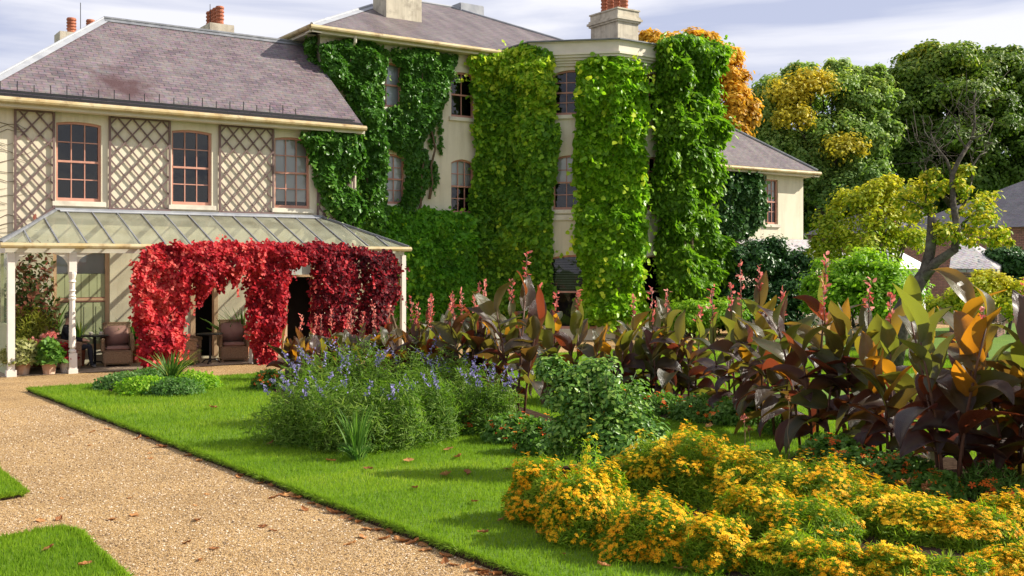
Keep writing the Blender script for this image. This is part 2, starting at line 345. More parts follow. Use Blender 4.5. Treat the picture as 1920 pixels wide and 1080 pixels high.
M['barkdark'] = surf('dark_bark', (.045, .037, .03), (.10, .085, .068), 8, .9, .7, 18)
M['vine_stem'] = surf('vine_stem', (.10, .065, .04), (.16, .11, .07), 9, .9, .5, 25)
M['soil'] = surf('dark_soil', (.030, .020, .014), (.065, .043, .030), 9, 1., .9, 22, spec=0., detail=9)
M['brick'] = None
def glassmat():
    m, t, b, o = newmat('window_glass'); tr = nn(t, 'ShaderNodeBsdfTransparent'); gl = nn(t, 'ShaderNodeBsdfGlossy'); gl.inputs['Roughness'].default_value = .02
    fr = nn(t, 'ShaderNodeFresnel'); fr.inputs[0].default_value = 1.6; x = nn(t, 'ShaderNodeMixShader')
    ml = nn(t, 'ShaderNodeMath', operation='MULTIPLY'); ml.inputs[1].default_value = 1.2; ml.use_clamp = True; t.links.new(fr.outputs[0], ml.inputs[0])
    n = nn(t, 'ShaderNodeTexNoise'); n.inputs['Scale'].default_value = 2.2; tcn = nn(t, 'ShaderNodeTexCoord'); t.links.new(tcn.outputs['Object'], n.inputs[0])
    bp = nn(t, 'ShaderNodeBump'); bp.inputs['Strength'].default_value = .08; bp.inputs['Distance'].default_value = .05; t.links.new(n.outputs[0], bp.inputs['Height']); t.links.new(bp.outputs[0], gl.inputs['Normal'])
    t.links.new(ml.outputs[0], x.inputs[0]); t.links.new(tr.outputs[0], x.inputs[1]); t.links.new(gl.outputs[0], x.inputs[2]); t.links.new(x.outputs[0], o.inputs[0]); return m
M['glass'] = glassmat()
def roofglass():
    m, t, b, o = newmat('algae_veiled_glass'); tr = nn(t, 'ShaderNodeBsdfTransparent'); tr.inputs[0].default_value = (.88, .92, .84, 1)
    b.inputs['Roughness'].default_value = .12; b.inputs['Base Color'].default_value = (.36, .37, .28, 1)
    n = nn(t, 'ShaderNodeTexNoise'); n.inputs['Scale'].default_value = 1.7; n.inputs['Detail'].default_value = 6; tcn = nn(t, 'ShaderNodeTexCoord'); t.links.new(tcn.outputs['Object'], n.inputs[0])
    r = ramp(t, [(.28,)*3, (.62,)*3], [.3, .75]); t.links.new(n.outputs[0], r.inputs[0]); x = nn(t, 'ShaderNodeMixShader')
    t.links.new(r.outputs[0], x.inputs[0]); t.links.new(tr.outputs[0], x.inputs[1]); t.links.new(b.outputs[0], x.inputs[2]); t.links.new(x.outputs[0], o.inputs[0]); return m
M['roofglass'] = roofglass()
_rs = PY(225, 172, 27.6)
M['slate1'] = slate('purple_slate', (.104, .070, .084), (.182, .122, .132), (.20, .165, .165), stain=tuple(D(228, 163, 26.6)))
M['slate2'] = slate('weathered_slate', (.10, .072, .078), (.15, .11, .112), (.21, .168, .162), streak=1)
M['slate3'] = slate('dark_slate', (.07, .065, .08), (.11, .10, .12), (.14, .13, .15))
M['slate4'] = slate('pale_slate', (.34, .31, .32), (.42, .38, .38), (.5, .46, .45))
M['slate5'] = slate('red_brick', (.20, .075, .045), (.28, .11, .065), (.25, .12, .08), bw=.23, rh=.075)
def gravelmat():
    m, t, b, o = newmat('gravel'); b.inputs['Roughness'].default_value = .9; b.inputs['Specular IOR Level'].default_value = .15
    ge = nn(t, 'ShaderNodeNewGeometry'); v = nn(t, 'ShaderNodeTexVoronoi'); v.inputs['Scale'].default_value = 92; t.links.new(ge.outputs[0], v.inputs['Vector'])
    sep = nn(t, 'ShaderNodeSeparateColor'); t.links.new(v.outputs['Color'], sep.inputs[0])
    r = ramp(t, [(.055, .032, .018), (.20, .115, .048), (.36, .222, .092), (.44, .285, .125), (.54, .375, .19), (.66, .52, .35)], [0, .12, .35, .62, .85, 1]); t.links.new(sep.outputs[0], r.inputs[0])
    n = nn(t, 'ShaderNodeTexNoise'); n.inputs['Scale'].default_value = .8; n.inputs['Detail'].default_value = 7; t.links.new(ge.outputs[0], n.inputs['Vector'])
    r2 = ramp(t, [(.78, .76, .74), (1.1, 1.08, 1.02)], [.32, .68]); t.links.new(n.outputs[0], r2.inputs[0])
    x = nn(t, 'ShaderNodeMix', data_type='RGBA', blend_type='MULTIPLY'); x.inputs[0].default_value = 1; t.links.new(r.outputs[0], x.inputs[6]); t.links.new(r2.outputs[0], x.inputs[7])
    t.links.new(x.outputs[2], b.inputs['Base Color'])
    bp = nn(t, 'ShaderNodeBump'); bp.inputs['Strength'].default_value = .8; bp.inputs['Distance'].default_value = .012; bp.invert = True; t.links.new(v.outputs['Distance'], bp.inputs['Height']); t.links.new(bp.outputs[0], b.inputs['Normal']); return m
M['gravel'] = gravelmat()
M['lawn'] = surf('mown_turf', (.075, .15, .010), (.11, .19, .014), 1.6, .9, .6, 60, c3=(.09, .16, .02), s3=.9)
M['ground'] = surf('rough_grass', (.05, .10, .012), (.07, .13, .018), .6, .95)
M['paving'] = surf('old_paving', (.30, .22, .15), (.40, .30, .21), 3, .9, .3, 20)
M['blade'] = leafmat('grass_blades', [(0.105, 0.197, 0.014), (0.167, 0.269, 0.017), (0.244, 0.340, 0.026), (0.384, 0.418, 0.078)], .4, .55, pos=[0, .4, .85, 1], spec=.2)
M['ivy'] = leafmat('ivy_leaf', [(0.026, 0.074, 0.011), (0.049, 0.139, 0.016), (0.090, 0.211, 0.026), (0.245, 0.356, 0.069)], .25, .35, pos=[0, .4, .8, 1])
M['creeper'] = leafmat('creeper_leaf', [(0.040, 0.130, 0.014), (0.082, 0.240, 0.017), (0.154, 0.370, 0.021), (0.412, 0.588, 0.029)], .35, .45, pos=[0, .4, .75, 1])
M['gold'] = leafmat('turning_creeper_leaf', [(0.053, 0.147, 0.014), (0.116, 0.256, 0.020), (0.232, 0.403, 0.024), (0.484, 0.550, 0.036)], .4, .5, pos=[0, .35, .65, 1])
M['bright'] = leafmat('large_round_leaf', [(0.089, 0.215, 0.013), (0.151, 0.314, 0.015), (0.278, 0.463, 0.022), (0.608, 0.662, 0.047)], .42, .35, pos=[0, .4, .8, 1])
M['wist'] = leafmat('wisteria_leaf', [(0.048, 0.132, 0.012), (0.107, 0.224, 0.016), (0.205, 0.356, 0.019), (0.430, 0.542, 0.032)], .38, .4, pos=[0, .4, .8, 1])
M['darkivy'] = leafmat('dark_evergreen_leaf', [(0.014, 0.045, 0.014), (0.025, 0.077, 0.018), (0.049, 0.119, 0.028), (0.098, 0.182, 0.049)], .15, .35)
M['red'] = leafmat('scarlet_creeper_leaf', [(0.048, 0.011, 0.014), (0.123, 0.016, 0.022), (0.304, 0.019, 0.029), (0.532, 0.032, 0.043), (0.665, 0.136, 0.111)], .38, .5, tmul=(1.5, .9, .9), pos=[0, .25, .5, .85, 1], spec=.15)
M['salvia'] = leafmat('salvia_leaf', [(0.032, 0.085, 0.009), (0.072, 0.153, 0.014), (0.137, 0.230, 0.026), (0.245, 0.323, 0.065)], .4, .55)
M['salviaflower'] = leafmat('salvia_flower', [(.16, .14, .36), (.28, .25, .52), (.42, .38, .66)], .3, .7, tmul=(1, 1, 1))
M['rose'] = leafmat('rose_leaf', [(0.046, 0.122, 0.017), (0.085, 0.196, 0.028), (0.159, 0.299, 0.045), (0.274, 0.393, 0.070)], .25, .35)
M['mari'] = leafmat('marigold_leaf', [(.05, .13, .008), (.11, .21, .010), (.21, .31, .014), (.34, .38, .03)], .4, .6)
M['mariflower'] = leafmat('marigold_flower', [(0.840, 0.299, 0.005), (0.900, 0.425, 0.008), (0.900, 0.529, 0.012), (0.900, 0.667, 0.030)], .25, .6, tmul=(1, 1, 1), spec=.15)
M['yellowflower'] = leafmat('yellow_flower', [(.75, .52, .01), (.85, .66, .02)], .3, .6, tmul=(1, 1, 1))
M['orangeflower'] = leafmat('orange_flower', [(.60, .05, .012), (.78, .13, .015), (.80, .24, .02)], .3, .6, tmul=(1, 1, 1))
M['coral'] = leafmat('coral_flower', [(.62, .10, .085), (.74, .19, .15), (.80, .34, .28)], .4, .5, tmul=(1, 1, 1))
M['pinkflower'] = leafmat('salmon_flower', [(.62, .12, .10), (.76, .24, .20), (.82, .42, .36)], .3, .6, tmul=(1, 1, 1))
M['bedding'] = leafmat('bedding_leaf', [(0.046, 0.118, 0.019), (0.091, 0.193, 0.028), (0.164, 0.286, 0.046)], .3, .5)
M['strap'] = leafmat('strap_leaf', [(.05, .11, .025), (.09, .17, .035), (.40, .42, .08)], .3, .4, pos=[0, .6, 1])
M['olean'] = leafmat('shrub_mixed_leaf', [(.04, .09, .02), (.09, .13, .03), (.30, .10, .07), (.42, .15, .11)], .3, .5, pos=[0, .5, .72, 1], tmul=(1.1, 1.1, 1))
M['yfern'] = leafmat('yellow_fern_leaf', [(.10, .14, .02), (.22, .23, .03), (.36, .32, .04)], .4, .5)
M['fern'] = leafmat('fern_leaf', [(.04, .11, .02), (.08, .18, .035), (.20, .30, .10)], .4, .5)
M['varieg'] = leafmat('variegated_leaf', [(.14, .18, .05), (.28, .28, .10), (.45, .42, .20)], .3, .5)
M['treegreen'] = leafmat('tree_leaf_green', [(0.039, 0.085, 0.013), (0.090, 0.163, 0.020), (0.194, 0.267, 0.026), (0.557, 0.488, 0.036)], .3, .5, pos=[0, .45, .8, 1])
M['treelight'] = leafmat('tree_leaf_light', [(0.066, 0.149, 0.043), (0.156, 0.260, 0.062), (0.302, 0.398, 0.086), (0.576, 0.571, 0.133)], .35, .5)
M['treeorange'] = leafmat('tree_leaf_orange', [(0.173, 0.133, 0.020), (0.493, 0.293, 0.026), (0.739, 0.441, 0.034), (0.813, 0.641, 0.084)], .4, .5, tmul=(1.2, 1.1, .8))
M['treeamber'] = leafmat('tree_leaf_amber', [(0.176, 0.218, 0.030), (0.418, 0.391, 0.030), (0.616, 0.506, 0.040), (0.726, 0.632, 0.080)], .4, .5, tmul=(1.2, 1.1, .8))
M['treeyellow'] = leafmat('tree_leaf_yellow', [(0.117, 0.228, 0.013), (0.260, 0.372, 0.020), (0.520, 0.516, 0.028), (0.780, 0.636, 0.066)], .42, .5, tmul=(1.2, 1.2, .7))
M['lime'] = leafmat('lime_leaf', [(0.068, 0.173, 0.013), (0.135, 0.289, 0.015), (0.242, 0.404, 0.025), (0.454, 0.520, 0.062)], .4, .5)
M['dry'] = leafmat('dry_leaf', [(.22, .085, .03), (.38, .16, .055), (.52, .27, .10)], .2, .7, tmul=(1, 1, 1))
def cannamat():
    m, t, b, o = newmat('bronze_canna_leaf'); a = nn(t, 'ShaderNodeAttribute', attribute_name='rnd')
    r = ramp(t, [(.028, .016, .018), (.048, .024, .024), (.036, .046, .020), (.070, .085, .020)], [0, .4, .7, 1]); t.links.new(a.outputs['Fac'], r.inputs[0])
    r2 = ramp(t, [(.08, .016, .012), (.26, .05, .014), (.17, .15, .018), (.24, .27, .022), (.74, .26, .010)], [0, .28, .52, .80, 1]); t.links.new(a.outputs['Fac'], r2.inputs[0])
    uv = nn(t, 'ShaderNodeUVMap'); wv = nn(t, 'ShaderNodeTexWave'); wv.inputs['Scale'].default_value = 6; wv.inputs['Distortion'].default_value = .6; t.links.new(uv.outputs[0], wv.inputs[0])
    bp = nn(t, 'ShaderNodeBump'); bp.inputs['Strength'].default_value = .5; bp.inputs['Distance'].default_value = .01; t.links.new(wv.outputs[1], bp.inputs['Height']); t.links.new(bp.outputs[0], b.inputs['Normal'])
    rb = nn(t, 'ShaderNodeAttribute', attribute_name='rib'); rbr = ramp(t, [(0, 0, 0), (.1, .1, .1), (.8, .8, .8)], [0, .6, 1]); t.links.new(rb.outputs['Fac'], rbr.inputs[0])
    mr = nn(t, 'ShaderNodeMix', data_type='RGBA'); t.links.new(rbr.outputs[0], mr.inputs[0]); t.links.new(r.outputs[0], mr.inputs[6]); mr.inputs[7].default_value = (.10, .075, .04, 1)
    n9 = nn(t, 'ShaderNodeTexNoise'); n9.inputs['Scale'].default_value = 7; n9.inputs['Detail'].default_value = 6; tc9 = nn(t, 'ShaderNodeTexCoord'); t.links.new(tc9.outputs['Object'], n9.inputs[0]); r9 = ramp(t, [(.65, .65, .65), (1.5, 1.4, 1.25)], [.3, .7]); t.links.new(n9.outputs[0], r9.inputs[0])
    m9 = nn(t, 'ShaderNodeMix', data_type='RGBA', blend_type='MULTIPLY'); m9.inputs[0].default_value = 1; t.links.new(mr.outputs[2], m9.inputs[6]); t.links.new(r9.outputs[0], m9.inputs[7])
    e9 = ramp(t, [(1, 1, 1), (0, 0, 0)], [.02, .22]); ad9 = nn(t, 'ShaderNodeMath', operation='MULTIPLY_ADD'); t.links.new(n9.outputs[0], ad9.inputs[0]); ad9.inputs[1].default_value = .9; t.links.new(rb.outputs['Fac'], ad9.inputs[2])
    sb9 = nn(t, 'ShaderNodeMath', operation='SUBTRACT'); t.links.new(ad9.outputs[0], sb9.inputs[0]); sb9.inputs[1].default_value = .36; t.links.new(sb9.outputs[0], e9.inputs[0])
    mx9 = nn(t, 'ShaderNodeMix', data_type='RGBA'); t.links.new(e9.outputs[0], mx9.inputs[0]); t.links.new(m9.outputs[2], mx9.inputs[6]); mx9.inputs[7].default_value = (.16, .085, .04, 1); t.links.new(mx9.outputs[2], b.inputs['Base Color']); b.inputs['Roughness'].default_value = .36; b.inputs['Specular IOR Level'].default_value = .6; b.inputs['Coat Weight'].default_value = .25; b.inputs['Coat Roughness'].default_value = .3
    tr = nn(t, 'ShaderNodeBsdfTranslucent'); t.links.new(r2.outputs[0], tr.inputs[0]); x = nn(t, 'ShaderNodeMixShader'); x.inputs[0].default_value = .46
    t.links.new(b.outputs[0], x.inputs[1]); t.links.new(tr.outputs[0], x.inputs[2]); t.links.new(x.outputs[0], o.inputs[0]); return m
M['canna'] = cannamat()
M['cannastem'] = surf('canna_stem', (.07, .03, .02), (.13, .06, .035), 8, .5)
M['greenstem'] = surf('green_stem', (.06, .10, .02), (.10, .15, .035), 8, .6)
M['drystem'] = surf('dry_stem', (.22, .15, .08), (.32, .23, .13), 8, .8)
# ------------------------------------------------------------ ground
def sheet(name, poly, z, mat, thick=0, kind='structure', side=None):
    mb = MB(); n = len(poly)
    mb.add([(p[0], p[1], z) for p in poly], [tuple(range(n))])
    if thick: mb.add([(p[0], p[1], z) for p in poly]+[(p[0], p[1], z-thick) for p in poly], [(i, n+i, n+(i+1) % n, (i+1) % n) for i in range(n)])
    o = mb.build(name, [mat, side or mat])
    if thick:
        for i, p in enumerate(o.data.polygons): p.material_index = 0 if i == 0 else 1
    o['kind'] = kind; return o
sheet('ground', [(-800, -400), (1200, -400), (1200, 1500), (-800, 1500)], -.02, M['ground'])
sheet('gravel_path', [(-25, -12), (5.6, -12), (5.6, 21.0), (46, 21.0), (46, 33), (-25, 33)], 0., M['gravel'])
LZ = .06
LAWN = [(4.85, -6), (4.66, 6.8), (4.50, 10), (4.22, 16), (3.96, 21.85), (9, 21.95), (20, 22.6), (44, 24.0), (44, -6)]
sheet('lawn', LAWN, LZ, M['lawn'], .07, side=M['soil'])
SIDE1 = [(2.10, 13.6), (2.13, 11.95), (1.3, 11.75), (-6, 11.6), (-6, 17.5), (1.9, 17.5)]
SIDE2 = [(-6, 9.6), (1.0, 9.95), (2.12, 10.15), (2.22, 9.95), (2.2, 8.2), (2.1, 5), (-6, 4)]
sheet('side_lawn', SIDE1, .05, M['lawn'], .06, side=M['soil']); sheet('side_lawn', SIDE2, .05, M['lawn'], .06, side=M['soil'])
def ellipse(c, rx, ry, n=28, rs=random.Random(3), rot=0.):
    out = []
    for i in range(n):
        t = 2*math.pi*i/n; k = 1+.10*math.sin(3*t+c[0])+.04*rs.uniform(-1, 1); x, y = rx*k*math.cos(t), ry*k*math.sin(t)
        out.append((c[0]+x*math.cos(rot)-y*math.sin(rot), c[1]+x*math.sin(rot)+y*math.cos(rot)))
    return out
BEDS = []
def bed(p):
    for _ in range(2): p = sum([[(.75*a[0]+.25*b[0], .75*a[1]+.25*b[1]), (.25*a[0]+.75*b[0], .25*a[1]+.75*b[1])] for a, b in zip(p, p[1:]+p[:1])], [])
    BEDS.append(p); mb = MB(); n = len(p); c = np.mean(p, 0)
    r2 = [(x+(c[0]-x)*.12, y+(c[1]-y)*.12) for x, y in p]
    mb.add([(x, y, LZ+.006) for x, y in p]+[(x, y, LZ+.045) for x, y in r2]+[(c[0], c[1], LZ+.06)],
           [(i, (i+1) % n, n+(i+1) % n, n+i) for i in range(n)]+[(n+i, n+(i+1) % n, 2*n) for i in range(n)])
    o = mb.build('flower_bed_soil', M['soil'], smooth=True); o['kind'] = 'structure'; return o
bed(ellipse(GD(292, 20.3), 1.0, 1.15, 10))
bed([(5.45, 13.4), (5.9, 12.5), (6.8, 12.2), (7.9, 12.9), (8.4, 11.5), (9.6, 12.2), (10.3, 15), (10.4, 20.3), (8.0, 20.6), (7.2, 17), (5.9, 14.5)])
bed([(6.2, 8.8), (5.95, 7.6), (5.75, 6.2), (6.1, 4.5), (7, 2.5), (13, 2), (11.8, 8.2), (10.4, 9.0), (9.3, 8.0), (8.5, 9.8), (7.2, 9.9)])
bed([(11.1, 10.4), (12.8, 11.3), (13.9, 13.5), (12.9, 14.7), (11.2, 14)])
bed([(14.0, 9.2), (17.0, 9.0), (17.2, 11.5), (14.2, 11.8)])
def inpoly(x, y, poly): return pip(x, y, [tuple(p) for p in poly])[0]

def grass(name, poly, z, n, hgt, seed, xr, yr, far=False):
    rs = np.random.RandomState(seed); x = xr[0]+rs.rand(n)*(xr[1]-xr[0]); y = yr[0]+rs.rand(n)*(yr[1]-yr[0])
    k = inpoly(x, y, poly)
    for b in BEDS: k &= ~inpoly(x, y, b)
    P0 = np.stack([x, y, 0*x+z-.004], 1); uv = proj(P0); dep = P0[:, 0]*FW[0]+P0[:, 1]*FW[1]
    k &= (dep > 6.5) & (uv[:, 0] > -250) & (uv[:, 0] < 2250)
    P0 = P0[k]; x = x[k]; y = y[k]; m = len(x)
    a = rs.rand(m)*6.28; N = np.stack([np.cos(a), np.sin(a), .25+0*a], 1); T = np.stack([rs.randn(m)*.45, rs.randn(m)*.45, np.ones(m)], 1)
    g = .35*rs.rand(m)+.65*fbm(x*.9, y*.9, 4)+.5*(fbm(x*.35, y*.35, 14)-.5)+.10*np.sign(np.sin(y*2.6+.3*np.sin(x)))+.1*rs.randn(m)
    o = leaves(name, M['blade'], None, P0, N, T, hgt*(.6+.8*rs.rand(m)), 'blade', g); o['label'] = 'short bright green mown grass of the ' + ('main lawn' if 'side' not in name else 'lawn beside the path'); o['kind'] = 'stuff'; o['category'] = 'grass'
    return o
grass('lawn_grass', LAWN, LZ, 330000, .042, 1, (4, 14), (4.5, 14))
grass('lawn_grass', LAWN, LZ, 260000, .055, 2, (3.8, 24), (14, 23))
grass('side_lawn_grass', SIDE1, .05, 60000, .045, 3, (-2, 2.3), (11.5, 15))
grass('side_lawn_grass', SIDE2, .05, 90000, .045, 4, (-2, 2.4), (6.5, 10.4))
# tufts leaning over the cut edge of the lawn
def edge_grass(line, z, n, seed, out):
    rs = np.random.RandomState(seed); line = np.array(line, float); sg = line[1:]-line[:-1]; L = np.linalg.norm(sg, axis=1); k = rs.choice(len(L), n, p=L/L.sum()); f = rs.rand(n); p = line[k]+sg[k]*f[:, None]; nr = np.stack([-sg[k][:, 1], sg[k][:, 0]], 1)/L[k][:, None]*out
    p = p-nr*(rs.rand(n)**2*.06)[:, None]; s_ = p[:, 0]+p[:, 1]; P = np.stack([p[:, 0], p[:, 1], 0*s_+z-.012*rs.rand(n)], 1); wl = .5+1.0*fbm(s_*5, 0*s_, seed)
    T = np.stack([nr[:, 0]*.8*wl+rs.randn(n)*.4, nr[:, 1]*.8*wl+rs.randn(n)*.4, .35+.5*rs.rand(n)-.5*(rs.rand(n) < .3)], 1); N = np.stack([nr[:, 0]+rs.randn(n)*.5, nr[:, 1]+rs.randn(n)*.5, .5+0*s_], 1)
    o = leaves('edge_grass', M['blade'], None, P, N, T, .05*(.5+.9*rs.rand(n))*wl, 'blade', np.clip(.2+.5*rs.rand(n), 0, 1)); tag(o, 'ragged grass leaning over the cut edge of the turf', 'grass', kind='stuff')
edge_grass(LAWN[0:5], LZ, 45000, 21, 1); edge_grass(LAWN[4:7], LZ, 12000, 22, 1); edge_grass(SIDE1[0:4], .05, 12000, 23, -1); edge_grass(SIDE2[0:5], .05, 16000, 24, 1)
# loose pebbles on the gravel
rs = np.random.RandomState(8); n = 60000
x = 1.5+rs.rand(n)*3.6; y = 5.5+rs.rand(n)**1.4*14; k = ~inpoly(x, y, LAWN) & ~inpoly(x, y, SIDE1) & ~inpoly(x, y, SIDE2); x = x[k]; y = y[k]; n = len(x)
oc = np.array([(1, 0, 0), (0, 1, 0), (-1, 0, 0), (0, -1, 0), (0, 0, .8), (0, 0, -.6)]); of = np.array([(0, 1, 4), (1, 2, 4), (2, 3, 4), (3, 0, 4)])
sc_ = .0035+.0075*rs.rand(n, 1)**3; a = rs.rand(n)*6.28
V = oc[None]*sc_[:, :, None]*(1+.5*rs.rand(n, 6, 1)); c, s = np.cos(a)[:, None], np.sin(a)[:, None]
V = np.stack([V[..., 0]*c-V[..., 1]*s+x[:, None], V[..., 0]*s*.7+V[..., 1]*c+y[:, None], V[..., 2]+.002], 2)
me = bpy.data.meshes.new('gravel_stones'); me.vertices.add(n*6); me.vertices.foreach_set('co', V.ravel())
me.loops.add(n*12); me.loops.foreach_set('vertex_index', (np.arange(n)[:, None]*6+of.ravel()[None]).astype(np.int32).ravel()); me.polygons.add(n*4); me.polygons.foreach_set('loop_start', np.arange(n*4, dtype=np.int32)*3); me.update(calc_edges=True)
at = me.attributes.new('rnd', 'FLOAT', 'POINT'); at.data.foreach_set('value', np.repeat(rs.rand(n), 6).astype(np.float32))
M['pebble'] = leafmat('pebble', [(.10, .065, .04), (.30, .19, .095), (.46, .32, .175), (.66, .54, .41)], 0, .85, spec=.2)
o = link('gravel_stones', me, M['pebble']); tag(o, 'loose tan gravel stones strewn over the path', 'gravel', kind='stuff')

# ------------------------------------------------------------ the house
house = thing('country_house', 'large cream rendered country house with slate roofs and sash windows, overgrown with creepers', 'house', (13.4, 29.4, 0))
class Facet:
    def __init__(s, P, Q):
        s.P = np.array(P, float); s.Q = np.array(Q, float); s.L = np.linalg.norm(s.Q-s.P); s.t = (s.Q-s.P)/s.L; s.n = np.array([s.t[1], -s.t[0]])
    def at(s, a, z, out=0.): p = s.P+s.t*a+s.n*out; return (p[0], p[1], z)
    def su(s, u):      # distance along the facet where the column u of the photo meets it
        r = ray(u); A = np.array([[r[0], -s.t[0]], [r[1], -s.t[1]]]); return np.linalg.solve(A, s.P)[1]
def arch(op, a):
    s0, s1, z0, z1, rise = op[:5]; return z1-rise*((2*(a-(s0+s1)/2)/(s1-s0))**2)
def wall(F, z0, z1, ops, mat, name='wall', depth=.14):
    mb = MB(); xs = sorted(set([0, F.L]+[o[0] for o in ops]+[o[1] for o in ops]))
    for a, b in zip(xs[:-1], xs[1:]):
        m = (a+b)/2; blk = sorted([(o[2], o[3]) for o in ops if o[0] < m < o[1]]); z = z0
        for lo, hi in blk+[(z1, z1)]:
            if lo > z+1e-6: mb.add([F.at(a, z), F.at(b, z), F.at(b, lo), F.at(a, lo)], [(0, 1, 2, 3)])
            z = hi
    for o in ops:
        s0, s1, b0, t0, rise = o[:5]; K = 10; ss = [s0+(s1-s0)*i/K for i in range(K+1)]
        for i in range(K):
            a, b = ss[i], ss[i+1]; za, zb = arch(o, a), arch(o, b)
            if rise > 0: mb.add([F.at(a, za), F.at(b, zb), F.at(b, t0), F.at(a, t0)], [(0, 1, 2, 3)])
            mb.add([F.at(a, za), F.at(b, zb), F.at(b, zb, -depth), F.at(a, za, -depth)], [(3, 2, 1, 0)])
        ze = arch(o, s0)
        mb.add([F.at(s0, b0), F.at(s0, ze), F.at(s0, ze, -depth), F.at(s0, b0, -depth)], [(0, 1, 2, 3)])
        mb.add([F.at(s1, b0), F.at(s1, ze), F.at(s1, ze, -depth), F.at(s1, b0, -depth)], [(3, 2, 1, 0)])
        mb.add([F.at(s0, b0), F.at(s1, b0), F.at(s1, b0, -depth), F.at(s0, b0, -depth)], [(3, 2, 1, 0)])
    return mb.build(name, mat, house)
def fbar(mb, F, a0, z0, a1, z1, o0, o1):   # box on the facet between offsets o0 (back) and o1 (front)
    mb.hexa([F.at(a0, z0, o1), F.at(a1, z0, o1), F.at(a1, z0, o0), F.at(a0, z0, o0)], [F.at(a0, z1, o1), F.at(a1, z1, o1), F.at(a1, z1, o0), F.at(a0, z1, o0)])
def window(F, op, nx=3, ny=4, blind=0., bmat='blind', fmat='pink', sill=True, fw=.055, name='window', label=None, parent=None):
    s0, s1, z0, z1, rise = op[:5]; mb = MB(); d0, d1 = -.135, -.075; zm = (z0+z1)/2
    K = 10; ss = [s0+(s1-s0)*i/K for i in range(K+1)]
    fbar(mb, F, s0, z0, s0+fw, arch(op, s0), d0, d1); fbar(mb, F, s1-fw, z0, s1, arch(op, s1), d0, d1); fbar(mb, F, s0+fw, z0, s1-fw, z0+fw*1.5, d0, d1)
    for a, b in zip(ss[:-1], ss[1:]):
        za, zb = arch(op, a), arch(op, b)
        mb.hexa([F.at(a, za-fw, d1+.002), F.at(b, zb-fw, d1+.002), F.at(b, zb-fw, d0-.002), F.at(a, za-fw, d0-.002)], [F.at(a, za, d1+.002), F.at(b, zb, d1+.002), F.at(b, zb, d0-.002), F.at(a, za, d0-.002)])
    fbar(mb, F, s0+fw, zm-.025, s1-fw, zm+.025, d0+.004, d1+.006)
    zt = lambda a: arch(op, a)-fw
    for i in range(1, nx):
        a = s0+fw+(s1-s0-2*fw)*i/nx; fbar(mb, F, a-.012, z0+fw, a+.012, zt(a), d0+.012, d1-.014)
    for j in range(1, ny):
        z = z0+fw*1.5+(z1-rise*.35-fw*2-z0)*j/ny
        if abs(z-zm) > .08: fbar(mb, F, s0+fw, z-.012, s1-fw, z+.012, d0+.014, d1-.016)
    wd = mb.build(name, M[fmat], parent or house)
    if label: wd['label'] = label
    pane = MB(); ring = [F.at(s0+.02, z0+.02, -.118)]+[F.at(s1-.02, z0+.02, -.118)]+[F.at(min(max(a, s0+.02), s1-.02), arch(op, a)-.02, -.118) for a in ss[::-1]]
    pane.add(ring, [tuple(range(len(ring)))]); pane.build('glass_pane', M['glass'], wd)
    if blind > 0:
        zb_ = z1-(z1-z0)*blind; q = MB(); ring = [F.at(s0, zb_, -.17)]+[F.at(s1, zb_, -.17)]+[F.at(a, arch(op, a), -.17) for a in ss[::-1]]
        q.add(ring, [tuple(range(len(ring)))]); bl = q.build('blind', M[bmat], wd)
    if sill:
        q = MB(); fbar(q, F, s0-.10, z0-.13, s1+.10, z0-.002, -.13, .075); q.build('sill', M['trim'], wd, bevel=.012)
    return wd

X0, X1, YW, YM = 4.0, 13.4, 27.0, 29.4
B0, B1, B2, B3 = (20.17, 29.4), (20.17, 27.93), (22.08, 26.02), (25.1, 26.02)
B4, B5 = (27.01, 27.93), (27.01, 29.4)
FL = Facet((X0, YW), (X1, YW)); FMa = Facet((X1, YM), B0); FBs = Facet(B0, B1); FBc = Facet(B1, B2); FBf = Facet(B2, B3); FBr = Facet(B3, B4); FBe = Facet(B4, B5)
FR = Facet(B5, (35.0, YM))
def op(F, u0, u1, z0, z1, rise=.10): return (F.su(u0), F.su(u1), z0, z1, rise)
# left wing
Lw = [op(FL, 105, 190, 3.93, 5.84, .05), op(FL, 322, 397, 3.93, 5.84, .05), op(FL, 515, 581, 3.93, 5.84, .05)]
Lg = [op(FL, 100, 206, .35, 2.78, .0), op(FL, 357, 408, .06, 2.78, .0), op(FL, 530, 592, .06, 2.78, .0)]
wall(FL, 0, 6.16, Lw+Lg, M['wall'])
window(FL, Lw[0]); window(FL, Lw[1]); window(FL, Lw[2], blind=.9, label='sash window of the wing with a pale blind drawn down')
# shuttered veranda window
wd = window(FL, Lg[0], nx=1, ny=1, fmat='peach', fw=.09, blind=.24, bmat='blindblue', name='shuttered_window')
s0, s1 = Lg[0][0]+.09, Lg[0][1]-.09; q = MB()
for i in range(6):
    a, b = s0+(s1-s0)*i/6, s0+(s1-s0)*(i+1)/6; fbar(q, FL, a+.006, 1.62, b-.006, 2.19, -.112, -.097 if i % 2 else -.092)
for i in range(4):
    a, b = s0+(s1-s0)*i/4, s0+(s1-s0)*(i+1)/4; fbar(q, FL, a+.01, .45, b-.01, 1.50, -.112, -.10); fbar(q, FL, a+.07, .55, b-.07, 1.40, -.10, -.088)
q.build('shutter', M['shutter'], wd); q = MB(); fbar(q, FL, s0, 1.51, s1, 1.61, -.114, -.085); q.build('rail', M['pink'], wd)
